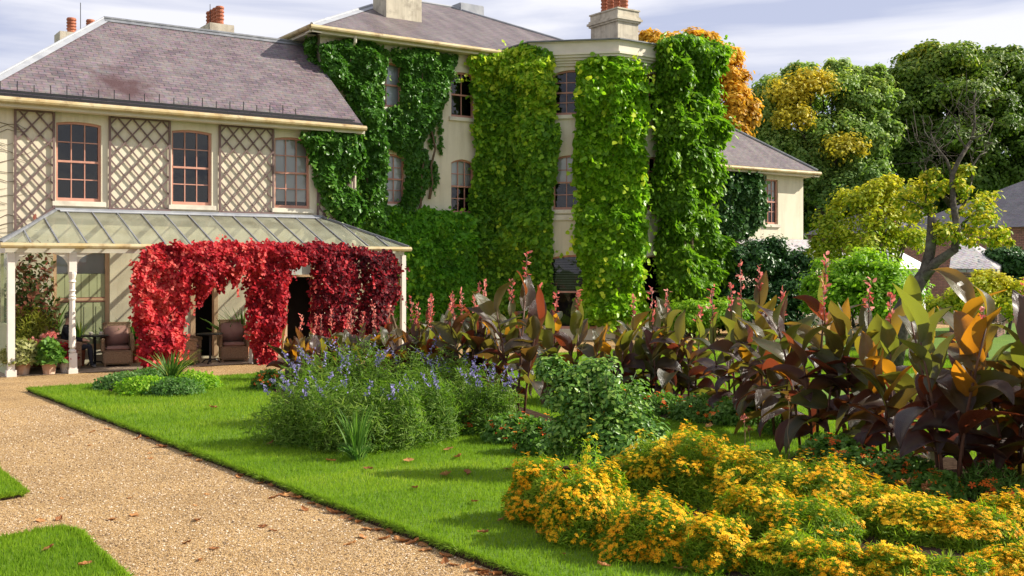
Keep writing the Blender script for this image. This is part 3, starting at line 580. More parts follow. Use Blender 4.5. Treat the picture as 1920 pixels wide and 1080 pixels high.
# garden doors under the veranda: frame, dark open doorway with a leaf
for o_ in Lg[1:]:
    q = MB(); fbar(q, FL, o_[0], .06, o_[0]+.12, 2.78, -.135, .03); fbar(q, FL, o_[1]-.10, .06, o_[1], 2.78, -.135, .03); fbar(q, FL, o_[0]+.12, 2.66, o_[1]-.10, 2.775, -.132, .025); fbar(q, FL, o_[0]+.12, 2.08, o_[1]-.10, 2.14, -.13, .01)
    d = q.build('doorway', M['peach'], house); q = MB(); q.add([FL.at(o_[0]+.1, 2.12, -.1), FL.at(o_[1]-.1, 2.12, -.1), FL.at(o_[1]-.1, 2.7, -.1), FL.at(o_[0]+.1, 2.7, -.1)], [(0, 1, 2, 3)]); q.build('fanlight_blind', M['blindblue'], d)
    q = MB(); fbar(q, FL, o_[0]+.125, .07, o_[0]+.17, 2.07, -.55, -.14); q.build('door_leaf', M['pink'], d)
# main block
Mu = [op(FMa, 846, 889, 7.19, 8.66, .08), op(FMa, 846, 889, 4.08, 5.83, .12), op(FMa, 700, 753, 7.3, 8.70, .06), op(FMa, 706, 759, 4.3, 5.86, .1), op(FMa, 857, 892, .9, 2.75, .05)]
FMa_ops = Mu
wall(FMa, 0, 9.30, Mu, M['wall'])
window(FMa, Mu[0], nx=2, ny=2); window(FMa, Mu[1], blind=.52); window(FMa, Mu[2], nx=2, ny=2, blind=1., bmat='blindblue', label='upper sash window with a cool white blind, half hidden in ivy'); window(FMa, Mu[3], blind=1.); window(FMa, Mu[4], nx=1, ny=2)
# bay
wall(FBs, 0, 9.0, [], M['wall'], 'bay_wall')
Bc = [op(FBc, 1037, 1108, 7.22, 8.66, .12), op(FBc, 1037, 1108, 4.18, 5.93, .12), op(FBc, 1030, 1118, .35, 2.72, .10)]
wall(FBc, 0, 9.0, Bc, M['wall'], 'bay_wall'); window(FBc, Bc[0], blind=0); window(FBc, Bc[1], blind=.52)
wdg = window(FBc, Bc[2], nx=1, ny=2, sill=False); q = MB()
for i in range(14): z = 1.55+i*.08; fbar(q, FBc, Bc[2][0]+.06, z, Bc[2][1]-.06, z+.045, -.20, -.165)
q.build('slatted_blind', M['dark'], wdg)
Bf = [op(FBf, 1208, 1243, 7.22, 8.66, .12), op(FBf, 1208, 1243, 4.18, 5.93, .12), op(FBf, 1204, 1247, .35, 2.72, .10)]
wall(FBf, 0, 9.0, Bf, M['wall'], 'bay_wall'); window(FBf, Bf[0]); window(FBf, Bf[1]); window(FBf, Bf[2], nx=1, ny=2, fmat='peach', sill=False)
wall(FBr, 0, 9.0, [], M['wall'], 'bay_wall'); wall(FBe, 0, 9.0, [], M['wall'], 'bay_wall')
# right wing and the unseen sides
Rw = [op(FR, 1434, 1459, 4.05, 5.85, .0)]
wall(FR, 0, 6.2, Rw, M['wall'], 'wing_wall'); window(FR, Rw[0], blind=.5)
q = MB()
for P, Q, z in (((35, 29.4), (35, 37), 6.2), ((4, 34.3), (4, 27), 6.16), ((13.4, 27), (13.4, 29.4), 6.6), ((13.4, 41), (13.4, 29.42), 9.3), ((27.01, 29.42), (27.01, 41), 9.3), ((27.01, 41), (13.4, 41), 9.3), ((13.4, 34.3), (4, 34.3), 6.16), ((35, 37), (27.01, 37), 6.2)):
    q.add([(*P, 0), (*Q, 0), (*Q, z), (*P, z)], [(0, 1, 2, 3)])
q.build('side_wall', M['wall'], house)
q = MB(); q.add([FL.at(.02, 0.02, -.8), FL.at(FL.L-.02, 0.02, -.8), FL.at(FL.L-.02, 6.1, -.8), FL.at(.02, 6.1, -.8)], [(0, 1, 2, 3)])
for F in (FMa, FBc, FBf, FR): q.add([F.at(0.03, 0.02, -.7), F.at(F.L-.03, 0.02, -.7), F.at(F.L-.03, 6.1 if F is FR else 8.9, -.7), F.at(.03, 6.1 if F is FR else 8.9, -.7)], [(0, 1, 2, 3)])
q.build('room_dark_sheet', M['roomdark'], house)  # dark sheets added behind the panes, standing in for the shade indoors
# bay cornice, string course
def band(Fs, z0, z1, out, mat, name, back=-.02):
    mb = MB()
    pts = []
    for F, G_ in zip(Fs[:-1], Fs[1:]): pass
    def off(o):
        ring = [Fs[0].P+Fs[0].n*o]
        for F, H in zip(Fs[:-1], Fs[1:]):
            A = np.array([F.n, H.n]); ring.append(np.linalg.solve(A, np.array([F.n@F.Q+o, H.n@H.P+o])))
        ring.append(Fs[-1].Q+Fs[-1].n*o); return ring
    r0, r1 = off(back), off(out)
    for i in range(len(r0)-1):
        a, b, c, d = r1[i], r1[i+1], r0[i+1], r0[i]
        mb.hexa([(*a, z0), (*b, z0), (*c, z0), (*d, z0)], [(*a, z1), (*b, z1), (*c, z1), (*d, z1)])
    return mb, off
BF = [FBs, FBc, FBf, FBr, FBe]; cor = MB()
for z0, z1, o_ in ((8.78, 8.86, .05), (8.862, 8.94, .09), (8.942, 9.02, .15), (9.022, 9.10, .22), (9.102, 9.17, .27), (9.172, 9.50, .18), (9.502, 9.535, .22)):
    mb, off = band(BF, z0, z1, o_, None, ''); cor.add(mb.v, mb.f)
cor.build('bay_cornice', M['cornice'], house)
mb, off = band(BF, 9.537, 9.575, .30, None, '', back=-.25); rr = off(-.2); mb.add([(*p, 9.50) for p in rr], [tuple(range(len(rr)))]); mb.build('bay_roof', M['lead'], house)
mb, off = band(BF, 3.84, 4.0, .055, None, ''); mb.build('string_course', M['trim'], house)

# roofs
def roof(A, slope, ridge_t, mat, name, th=.10, drop=0):
    """hip roof over the rectangle A = x0,x1,y0,y1 at eaves height z; ridge_t = depth of the ridge behind the eaves; flags for hips"""
    x0, x1, y0, y1, z, hl, hr = A; t = ridge_t; zr = z+slope*t; xl = x0+(t if hl else 0); xr = x1-(t if hr else 0); ym = y0+t
    mb = MB(); v = [(x0, y0, z), (x1, y0, z), (x1, y1, z), (x0, y1, z), (xl, ym, zr), (xr, ym, zr), (xr, y1-t, zr), (xl, y1-t, zr)]
    mb.add(v, [(0, 1, 5, 4), (1, 2, 6, 5), (2, 3, 7, 6), (3, 0, 4, 7), (4, 5, 6, 7)])
    mb.add([(a, b, c-th) for a, b, c in v[:4]], [(3, 2, 1, 0)])
    mb.add(v[:4]+[(a, b, c-th) for a, b, c in v[:4]], [(i, 4+i, 4+(i+1) % 4, (i+1) % 4) for i in range(4)])
    return mb.build(name, mat, house), v
r1, v1 = roof((3.6, 13.4, 26.6, 34.32, 6.27, True, False), .75, 3.86, M['slate1'], 'roof')
q = MB()
def strip(mb, p, q_, wdt, h=.02):
    mb.bar(p, q_, wdt, h)
def cap(mb, p, q_, wdt): mb.tube([p, q_], wdt*.28, 6); 
cl = MB(); p, q_ = Vector(v1[0]), Vector(v1[4])
for sgn in (-1, 1):   # broad pale lead flashing dressed over both sides of the hip, plus the roll
    nrm = Vector((0, -.75, 1)).normalized() if sgn > 0 else Vector((-.75, 0, 1)).normalized(); d = (q_-p).normalized(); side = d.cross(nrm).normalized()
    if side.dot(Vector((1, -1, 0))*sgn) < 0: side = -side
    a, b = p+nrm*.018, q_+nrm*.018; cl.add([a, b, b+side*.17, a+side*.17], [(0, 1, 2, 3)])
cl.tube([p+Vector((0, 0, .03)), q_+Vector((0, 0, .03))], .035, 8); cl.build('hip_flashing', M['leadlight'], r1)
cl = MB(); cl.tube([Vector(v1[4])+Vector((0, 0, .02)), Vector(v1[5])+Vector((0, 0, .02))], .055, 8); cl.bar(Vector(v1[4])+Vector((0, -.09, -.05)), Vector(v1[5])+Vector((0, -.09, -.05)), .16, .02, up=(0, -.75, 1)); cl.build('ridge_roll', M['lead'], r1)
r2, v2 = roof((12.95, 27.4, 29.0, 41.0, 9.44, True, True), .475, 6.0, M['slate2'], 'roof')
cl = MB()
for a, b in ((0, 4), (4, 5), (1, 5)): cl.tube([Vector(v2[a])+Vector((0, 0, .02)), Vector(v2[b])+Vector((0, 0, .02))], .05, 8)
p, q_ = Vector(v2[0]), Vector(v2[4])
for sgn in (-1, 1):
    nrm = Vector((0, -.475, 1)).normalized() if sgn > 0 else Vector((-.475, 0, 1)).normalized(); d = (q_-p).normalized(); side = d.cross(nrm).normalized()
    if side.dot(Vector((1, -1, 0))*sgn) < 0: side = -side
    a, b = p+nrm*.018, q_+nrm*.018; cl.add([a, b, b+side*.22, a+side*.22], [(0, 1, 2, 3)])
cl.build('hip_flashing', M['leadlight'], r2)
r3, v3 = roof((27.02, 35.42, 29.0, 37.0, 6.27, False, True), .75, 3.9, M['slate2'], 'roof')
cl = MB(); cl.tube([Vector(v3[1])+Vector((0, 0, .02)), Vector(v3[5])+Vector((0, 0, .02))], .06, 8); cl.tube([Vector(v3[4])+Vector((0, 0, .02)), Vector(v3[5])+Vector((0, 0, .02))], .06, 8); cl.build('hip_flashing', M['lead'], r3)
# gutters and fascias
def gutter(pts, z, name='gutter', r=.075, fas=.16):
    mb = MB()
    for a, b in zip(pts[:-1], pts[1:]):
        a = Vector((*a, z)); b = Vector((*b, z)); mb.tube([a, b], r, 10)
    g = mb.build(name, M['gutter'], house, smooth=False); f = MB()
    for a, b in zip(pts[:-1], pts[1:]):
        a = Vector((*a, 0)); b = Vector((*b, 0)); d = (b-a).normalized(); n_ = Vector((d.y, -d.x, 0)); a = a-n_*.085; b = b-n_*.085
        f.bar(a+Vector((0, 0, z-.03)), b+Vector((0, 0, z-.03)), .03, fas); f.bar(a+Vector((0, 0, z-.125))-n_*.14, b+Vector((0, 0, z-.125))-n_*.14, .30, .03)
        k = int((b-a).length/1.4); br = MB()
    f.build('fascia', M['cornice'], g); return g
gutter([(3.52, 34), (3.52, 26.52), (13.46, 26.52)], 6.17)
gutter([(12.87, 40), (12.87, 28.92), (20.2, 28.92)], 9.36)
gutter([(27.0, 28.92), (35.5, 28.92), (35.5, 36)], 6.17)
# snow guard along the wing eaves
mb = MB(); mb.bar((3.55, 26.70, 6.395), (13.2, 26.70, 6.395), .02, .05); mb.bar((3.55, 26.62, 6.305), (13.38, 26.62, 6.305), .05, .05)
for i in range(22):
    x_ = 3.9+i*.36; hh = .12+.06*((i*7) % 3)/2; mb.bar((x_, 26.70, 6.37), (x_, 26.70, 6.46+hh), .018, .018)
mb.build('snow_guard', M['iron'], house)
# downpipe hopper under the main eaves
mb = MB(); mb.tube([(FMa.at(FMa.su(655), 9.28, .42)), (FMa.at(FMa.su(655), 9.1, .40)), (FMa.at(FMa.su(655), 8.9, .12)), (FMa.at(FMa.su(655), .1, .10))], .05, 8); mb.build('downpipe', M['trim'], house)
# lower porch roof by the right wing
mb = MB(); a = FR.su(1372); b = FR.L
mb.add([FR.at(a, 3.45, .05), FR.at(b+.3, 3.45, .05), FR.at(b+1.5, 2.75, 1.3), FR.at(a, 2.75, 1.3), FR.at(a, 2.65, 1.3), FR.at(b+1.5, 2.65, 1.3)], [(3, 2, 1, 0), (4, 5, 2, 3)]); pr = mb.build('porch_roof', M['slate4'], house)
mb = MB(); mb.box(29.5, 28.3, 0, 35.6, 28.5, 2.66); mb.build('porch_wall', M['wall'], house)
# chimneys
def chimney(c, wx, wy, z0, z1, npots, pot_h=.62, moulds=True, along='y', mat='stone', pr=.15):
    mb = MB(); x, y = c; mb.box(x-wx/2, y-wy/2, z0, x+wx/2, y+wy/2, z1-.45)
    if moulds:
        for a, b, e_ in ((z1-.448, z1-.38, .06), (z1-.378, z1-.30, .11), (z1-.298, z1-.22, .06), (z1-.218, z1-.02, .015), (z1-.018, z1+.03, .05)): mb.box(x-wx/2-e_, y-wy/2-e_, a, x+wx/2+e_, y+wy/2+e_, b)
    else: mb.box(x-wx/2-.05, y-wy/2-.05, z1-.448, x+wx/2+.05, y+wy/2+.05, z1)
    ch = mb.build('chimney', M[mat], house)
    for i in range(npots):
        f = (i+.5)/npots-.5; px, py = (x, y+f*wy*.95) if along == 'y' else (x+f*wx*.95, y); m2 = MB(); pf = [(pr*.8, 0), (pr*.92, .06)]; k = 4
        for j in range(k):
            h0 = .08+(pot_h-.12)*j/k; h1 = .08+(pot_h-.12)*(j+1)/k; pf += [(pr*.84, h0+.01), (pr*.84, h1-.05), (pr*1.0, h1-.04), (pr*1.0, h1)]
        pf += [(pr*.85, pot_h), (pr*.6, pot_h), (pr*.55, pot_h-.12)]
        m2.lathe((px, py, z1+.02), pf, 14); m2.build('chimney_pot', M['pot'], ch, smooth=False)
    return ch
c_ = D(800, 30, 34.6); chimney((c_[0], 32.0), 1.35, .95, 10.0, 12.9, 4)
c_ = D(1152, 45, 38.2); zt = CAMH+38.2*(497-26)/FPX
chimney((c_[0], c_[1]), .95, 1.5, 9.3, zt, 4, .62)
c_ = D(403, 50, 37); chimney((c_[0], c_[1]), .75, 1.35, 6.5, CAMH+37*(497-52)/FPX, 4, .62, moulds=False)
c_ = D(134, 60, 33.5); chimney((c_[0], c_[1]), .75, .7, 6.5, CAMH+33.5*(497-65)/FPX, 1, .5, moulds=False)
c_ = D(170, 50, 35.6); chimney((c_[0], c_[1]), .6, .6, 6.5, CAMH+35.6*(497-62)/FPX, 1, .42, moulds=False)
for u, v, d in ((151, 5, 33.5), (394, 8, 37)):
    p = D(u, v, d); mb = MB(); mb.tube([(p[0], p[1], 7.5), tuple(p)], .012, 5); mb.build('lightning_rod', M['dark'], house)
# roof light box on the main roof behind the ridge
c_ = D(862, 13, 41.5); mb = MB(); mb.box(c_[0]-.35, c_[1]-.6, c_[2]-.5, c_[0]+.75, c_[1]+.5, c_[2]+.02); mb.build('roof_hatch', M['leadlight'], house, bevel=.03)

# ------------------------------------------------------------ trellis panels
def trellis(F, uL, uR, zb, zt_, label, cut=None):
    a0, a1 = F.su(uL), F.su(uR); c = F.at((a0+a1)/2, zb, .05); o = thing('trellis_panel', label, 'trellis', c, group='diamond trellis panels on the upper wall')
    mb = MB(); zb2 = cut[1] if cut else zb; zb1 = cut[0] if cut else zb
    lo = lambda a: zb1+(zb2-zb1)*(a-a0)/(a1-a0)
    mb.bar(F.at(a0, lo(a0), .05), F.at(a0, zt_, .05), .05, .04, up=(0, 1, 0)); mb.bar(F.at(a1, lo(a1), .05), F.at(a1, zt_, .05), .05, .04, up=(0, 1, 0))
    mb.bar(F.at(a0+.03, zt_, .05), F.at(a1-.03, zt_, .05), .04, .06); mb.bar(F.at(a0+.03, lo(a0)+.02, .052), F.at(a1-.03, lo(a1)+.02, .052), .04, .06)
    mb.build('frame', M['trellis'], o); mb = MB(); p = .285
    for sg, off in ((1, .060), (-1, .038)):
        k0 = -30
        for k in range(-30, 30):
            # line: z = zb + sg*1.12*(a-a0) + k*p*1.5 clipped to the frame
            pts = []
            for i in range(81):
                a = a0+(a1-a0)*i/80; z = zb+sg*1.15*(a-a0)+k*p*1.45
                if lo(a) <= z <= zt_: pts.append((a, z))
            if len(pts) > 2: mb.bar(F.at(*pts[0], off), F.at(*pts[-1], off), .035, .016, up=(0, 1, 0))
    mb.build('lattice', M['trellis'], o); return o
trellis(FL, 28, 100, 3.62, 6.02, 'narrow diamond trellis panel left of the first sash window, laced with bare vine twigs', cut=(3.0, 3.72))
trellis(FL, 205, 317, 3.75, 6.02, 'broad diamond trellis panel between the two dark glazed wing windows')
trellis(FL, 411, 511, 3.75, 6.02, 'diamond trellis panel between the half reflecting window and the blinded window')
trellis(FL, 595, 662, 3.2, 6.02, 'diamond trellis panel at the wing end, mostly covered with ivy', cut=(3.6, 3.1))

# ------------------------------------------------------------ veranda
ver = thing('veranda', 'lean to glass roofed veranda with slim white turned posts against the cream house', 'veranda', (9, 26, 0))
ex0, ex1, ey, ez = 3.98, 13.84, 24.8, 2.86; tx0, tx1, ty, tz = 5.53, 12.3, 26.95, 3.70
mb = MB(); mb.add([(ex0, ey, ez), (ex1, ey, ez), (tx1, ty, tz), (tx0, ty, tz), (ex0, ty, ez), (ex1, ty, ez)], [(0, 1, 2, 3), (0, 3, 4), (1, 5, 2)]); mb.build('glass_roof', M['roofglass'], ver)
mb = MB(); lead = MB(); raf = MB()
def vtop(x_):    # where a rafter line at x meets the hip or the wall
    f = 1. if tx0 <= x_ <= tx1 else ((x_-ex0)/(tx0-ex0) if x_ < tx0 else (ex1-x_)/(ex1-tx1)); return (x_, ey+(ty-ey)*f, ez+(tz-ez)*f)
nb = 17
for i in range(1, nb):
    x_ = ex0+(ex1-ex0)*i/nb; p = Vector((x_, ey, ez)); q_ = Vector(vtop(x_)); lead.bar(p+Vector((0, 0, .015)), q_+Vector((0, 0, .015)), .03, .03)
    if i % 2: raf.bar(p+Vector((0, .05, -.06)), q_+Vector((0, 0, -.06)), .045, .07)
for ex_, tx_ in ((ex0, tx0), (ex1, tx1)):
    lead.bar((ex_, ey, ez+.03), (tx_, ty, tz+.03), .06, .05)
    for f in (.33, .66):
        y_ = ey+(ty-ey)*f; p = Vector((ex_, y_, ez)); q_ = Vector((ex_+(tx_-ex_)*f, y_, ez+(tz-ez)*f)); lead.bar(p+Vector((0, 0, .015)), q_+Vector((0, 0, .015)), .03, .03)
lead.build('glazing_bar', M['lead'], ver); raf.build('rafter', M['white'], ver)
mb.bar((tx0-.05, ty-.02, tz+.03), (tx1+.05, ty-.02, tz+.03), .10, .05); mb.bar((tx0+.05, ty-.09, tz-.01), (tx1-.05, ty-.09, tz-.01), .12, .02, up=(0, -.4, 1)); mb.build('lead_flashing', M['leadlight'], ver)
mb = MB(); mb.tube([(ex0-.03, ey-.04, ez-.04), (ex1+.05, ey-.04, ez-.04)], .06, 8); mb.tube([(ex1+.03, ey-.04, ez-.04), (ex1+.03, ty, ez-.04)], .06, 8); mb.build('gutter', M['gutter'], ver)
mb = MB(); mb.bar((ex0+.1, 25.0, ez-.14), (ex1-.05, 25.0, ez-.14), .10, .10); mb.bar((4.2, 25.05, ez-.14), (4.2, 26.95, ez-.14), .10, .10); mb.bar((13.78, 25.05, ez-.14), (13.78, 26.95, ez-.14), .10, .10); mb.build('eaves_beam', M['white'], ver)
PX = [4.2, 5.45, 7.55, 9.65, 11.72, 13.78]
for i, x_ in enumerate(PX):
    m2 = MB()
    if i == 0: m2.box(x_-.07, 24.93, 0, x_+.07, 25.07, ez-.2); m2.box(x_-.10, 24.90, 0, x_+.10, 25.10, .14)
    elif i == 5: m2.box(x_-.06, 24.94, 0, x_+.06, 25.06, ez-.2)
    else:
        m2.box(x_-.085, 24.915, 0, x_+.085, 25.085, .45); m2.box(x_-.10, 24.90, 0, x_+.10, 25.10, .10); m2.box(x_-.08, 24.92, 2.25, x_+.08, 25.08, ez-.19)
        pf = [(.06, .45), (.085, .47), (.085, .51), (.055, .54), (.078, .58), (.072, .9), (.062, 1.55), (.06, 1.62), (.08, 1.64), (.08, 1.67), (.058, 1.69), (.075, 1.72), (.058, 1.76), (.058, 1.80), (.078, 1.83), (.06, 1.86), (.06, 2.0), (.082, 2.03), (.06, 2.08), (.09, 2.2), (.09, 2.25)]
        m2.lathe((x_, 25.0, 0), pf, 14)
    m2.build('post', M['white'], ver)
    for sg in (-1, 1):
        if (i == 0 and sg < 0) or (i == 5 and sg > 0): continue
        rr = .34; ring = [(x_+sg*.082, 24.985, ez-.195), (x_+sg*(.082+rr), 24.985, ez-.195)]
        for k in range(1, 9):
            t = k/8*math.pi/2; ring.append((x_+sg*(.082+rr*(1-math.sin(t))), 24.985, ez-.195-rr*(1-math.cos(t))-.02))
        m3 = MB(); m3.prism(ring, (0, .03, 0)); m3.build('bracket', M['white'], ver)
mb = MB(); mb.box(13.72, 26.80, 0, 13.82, 26.9, ez-.2); mb.build('post', M['white'], ver)
mb = MB(); mb.box(4.16, 25.1, 0.02, 4.2, 26.95, 1.05); mb.box(4.15, 25.1, 1.052, 4.21, 26.95, 1.12); mb.box(4.15, 25.9, 1.122, 4.21, 25.96, ez-.2); mb.build('end_screen', M['shutter'], ver)
mb = MB(); mb.add([(4.18, 25.1, 1.12), (4.18, 26.95, 1.12), (4.18, 26.95, 2.66), (4.18, 25.1, 2.66)], [(0, 1, 2, 3)]); mb.build('end_glass', M['roofglass'], ver)
# ------------------------------------------------------------ climbers on the house
def plant(name, label, cat, loc, group=None): return thing(name, label, cat, loc, group=group)
def stems(o, mat, lines, r=.03, n=6, name='stem'):
    mb = MB()
    for ln in lines:
        k = len(ln); mb.tube(ln, [r*(1-.7*i/(k-1)) for i in range(k)], n)
    return mb.build(name, mat, o, smooth=True)
def wander(a, b, k, amp, rs):
    a = np.array(a, float); b = np.array(b, float); return [tuple(a+(b-a)*i/(k-1)+(rs.randn(3)*amp if 0 < i < k-1 else 0)*np.array([1, .4, .6])) for i in range(k)]
rs = np.random.RandomState(5)
E = .02
o = plant('ivy', 'dark glossy ivy cloaking the corner between the wing and the main block', 'ivy', (12.9, YW-.1, 0))
creeper(o, M['ivy'], [(11.5, YW-E), (X1+.05, YW-E), (X1+.05, YM-.4)], [[(572, 246), (690, 244), (728, 250), (735, 300), (730, 390), (722, 440), (705, 455), (660, 425), (625, 390), (598, 335), (590, 290)]], 2000, .62, .112, 11, jit=9)
creeper(o, M['ivy'], [(X1-.12, YM-E), (15.9, YM-E)], [[(592, 90), (650, 68), (700, 72), (738, 95), (728, 120), (722, 200), (727, 260), (727, 420), (720, 450), (690, 440), (672, 300), (668, 236), (655, 175), (640, 160), (596, 160)]], 2000, .75, .112, 12, jit=6, sprig=.004)
creeper(o, M['ivy'], [(X1-E, 33.5), (X1-E, YM)], [[(566, 78), (585, 66), (612, 66), (612, 165), (598, 158), (580, 132), (572, 105)]], 2000, .4, .112, 13, jit=6)
stems(o, M['vine_stem'], [wander((13.2, 26.9, 0), (13.0, 26.9, 5.8), 9, .12, rs), wander((14.0, 29.3, 0), (14.3, 29.2, 8.6), 9, .12, rs), wander((14.8, 29.3, 0), (15.0, 29.2, 8.6), 9, .12, rs)], .07)
o = plant('ivy', 'ivy sheet hanging under the main eaves right of the white upper window', 'ivy', (17, YM-.1, 0))
creeper(o, M['ivy'], [(15.2, YM-E), (18.3, YM-E)], [[(740, 88), (800, 92), (858, 102), (848, 140), (838, 185), (820, 222), (800, 250), (788, 275), (765, 290), (735, 275), (734, 200), (757, 198), (757, 122), (742, 112)], [(762, 270), (800, 280), (808, 330), (798, 362), (770, 400), (736, 400), (764, 366), (766, 300)]], 2000, .45, .112, 14, jit=6, sprig=.004)
creeper(o, M['ivy'], [(16.5, YM-E), (18.3, YM-E)], [[(823, 210), (829, 210), (829, 285), (823, 285)], [(806, 235), (812, 232), (812, 275), (806, 275)], [(790, 300), (815, 300), (822, 330), (812, 356), (806, 330)]], 900, .12, .10, 15, jit=4)
stems(o, M['vine_stem'], [wander((16.6, 29.3, 3), (16.8, 29.2, 8.8), 9, .1, rs), wander((17.1, 29.3, 4.5), (17.3, 29.2, 8.8), 9, .1, rs)], .045)
o = plant('creeper', 'green creeper mass filling the ground floor wall below the main windows', 'creeper', (17, YM-.2, 0))
creeper(o, M['creeper'], [(13.5, YM-E), (19.8, YM-E)], [[(720, 395), (745, 385), (772, 402), (805, 388), (840, 398), (862, 400), (890, 404), (900, 450), (900, 600), (760, 610), (720, 470)]], 1500, .75, .14, 16, jit=10)
stems(o, M['vine_stem'], [wander((15.6, 29.2, 0), (15.6, 29.2, 3.8), 6, .1, rs), wander((17.6, 29.2, 0), (17.6, 29.2, 3.8), 6, .1, rs)], .06)
o = plant('creeper', 'broad creeper pillar with yellowing top between the main wall and the bay', 'creeper', (19.6, 28.9, 0))
def yel(u, v, r, n): return np.clip(r*.5+.34*n+.02+.36*np.clip((300-v)/220, -.4, 1)*(n > .42)+.1*((v > 390) & (u > 930)), 0, 1)
CP = [(18.0, YM-.05), (19.5, YM-.12), (20.02, 28.4), (20.3, 27.70), (20.75, 27.28)]
creeper(o, M['gold'], CP, [[(880, 105), (930, 95), (985, 82), (1028, 92), (1040, 160), (1030, 235), (1055, 232), (1090, 235), (1090, 262), (1045, 280), (1034, 340), (1028, 420), (1025, 600), (895, 600), (900, 470), (888, 400), (897, 330), (900, 250), (892, 170), (895, 128)]], 1700, .65, .15, 17, jit=8, rndf=yel)
stems(o, M['vine_stem'], [wander((19.2, 29.2, 0), (19.2, 29.1, 8.8), 8, .1, rs), wander((20.0, 28.6, 0), (20.0, 28.6, 8.8), 8, .08, rs)], .07)
o = plant('creeper', 'curtain of bright green round leaves hanging down the bay corner', 'creeper', (22.0, 25.9, 0))
creeper(o, M['bright'], [(20.9, 27.15), (21.9, 26.08), (22.15, 25.9), (23.3, 25.97)], [[(1086, 118), (1110, 104), (1160, 106), (1200, 112), (1212, 140), (1214, 200), (1212, 260), (1214, 330), (1211, 420), (1208, 520), (1218, 600), (1100, 600), (1094, 520), (1080, 440), (1086, 360), (1078, 270), (1084, 190)]], 1500, .6, .185, 18, jit=6, hang=1.0, rndf=lambda u, v, r, n: np.clip(.6*r+.45*n+.0*u, 0, 1))
stems(o, M['vine_stem'], [wander((22.0, 25.9, 0), (22.0, 25.9, 8.6), 8, .08, rs)], .07)
o = plant('wisteria', 'tall shaggy wisteria pillar climbing past the parapet at the bay right edge', 'wisteria', (25.1, 25.9, 0))
creeper(o, M['wist'], [(23.5, 25.97), (24.7, 25.9), (25.25, 26.0), (26.5, 27.3)], [[(1246, 92), (1254, 70), (1290, 66), (1330, 78), (1356, 110), (1366, 180), (1362, 260), (1358, 320), (1362, 400), (1366, 450), (1352, 480), (1372, 520), (1350, 560), (1345, 610), (1258, 610), (1260, 500), (1252, 440), (1246, 380), (1245, 300), (1248, 200)]], 1900, 1.25, .21, 19, kind='oval', jit=9, hang=.9, rndf=lambda u, v, r, n: np.clip(.45*r+.5*n, 0, 1))
stems(o, M['vine_stem'], [wander((25.1, 25.8, 0), (25.1, 25.7, 9.0), 8, .1, rs), wander((24.7, 25.8, 0), (24.8, 25.7, 8.5), 8, .1, rs)], .09)
o = plant('ivy', 'dense dark ivy on the far right wing beside its sash window', 'ivy', (32.5, YM-.1, 0))
creeper(o, M['darkivy'], [(29.3, YM-E), (33.4, YM-E)], [[(1350, 316), (1380, 316), (1436, 324), (1437, 380), (1430, 418), (1405, 440), (1350, 446)]], 1100, .5, .17, 20, jit=8)
stems(o, M['vine_stem'], [wander((31.5, 29.3, 0), (31.5, 29.2, 5.5), 6, .1, rs)], .06)
# red creeper on the veranda front
def redf(u, v, r, n): return np.clip(.55*r+.35*n+.26-.42*np.clip((u-470)/230, 0, 1), 0, 1)
VP = [(6.4, 24.72), (14.1, 24.72)]
o = plant('red_creeper', 'bright scarlet creeper pillar with orange leaves on the left veranda post', 'creeper', (7.5, 24.75, 0), )
def redo(u, v, r, n): return np.clip(.40*r+.30*n+.30+.2*((u < 330) & (n > .5)), 0, 1)
creeper(o, M['red'], VP, [[(266, 470), (300, 458), (345, 455), (362, 480), (360, 540), (346, 600), (345, 650), (325, 690), (275, 690), (262, 640), (255, 590), (250, 540), (258, 500)]], 1700, 0.58, .088, 31, jit=8, sprig=.014, sprl=10, rndf=redo, fall=14)
stems(o, M['vine_stem'], [wander((7.45, 24.8, 0), (7.4, 24.8, 2.7), 6, .04, rs)], .05)
o = plant('red_creeper', 'scarlet to crimson creeper swag along the veranda eaves and its middle post', 'creeper', (9.7, 24.75, 0))
creeper(o, M['red'], VP, [[(330, 458), (400, 450), (470, 452), (560, 454), (640, 456), (690, 462), (685, 486), (600, 490), (545, 500), (540, 560), (536, 620), (518, 670), (492, 690), (472, 640), (468, 560), (462, 515), (452, 510), (440, 535), (430, 515), (415, 545), (400, 518), (388, 555), (376, 575), (366, 530), (352, 500)]], 1700, 0.55, .088, 32, jit=8, sprig=.014, sprl=10, rndf=redf, fall=14)
stems(o, M['vine_stem'], [wander((9.6, 24.8, 0), (9.6, 24.8, 2.7), 6, .04, rs), wander((7.6, 24.8, 2.75), (13.3, 24.8, 2.72), 8, .03, rs)], .05)
o = plant('red_creeper', 'dark maroon creeper hanging on the right end posts of the veranda', 'creeper', (12.4, 24.75, 0))
creeper(o, M['red'], VP, [[(590, 480), (650, 478), (672, 500), (668, 560), (652, 620), (640, 660), (600, 660), (590, 600)], [(680, 478), (730, 470), (754, 488), (750, 530), (740, 570), (725, 610), (690, 640), (662, 620), (680, 560), (676, 510)]], 1700, 0.47, .088, 33, jit=8, sprig=.014, sprl=10, rndf=lambda u, v, r, n: np.clip(redf(u, v, r, n)-.05, 0, .62), fall=14)
stems(o, M['vine_stem'], [wander((11.75, 24.8, 0), (11.7, 24.8, 2.7), 6, .04, rs), wander((13.5, 24.8, 0), (13.4, 24.8, 2.7), 6, .04, rs)], .05)
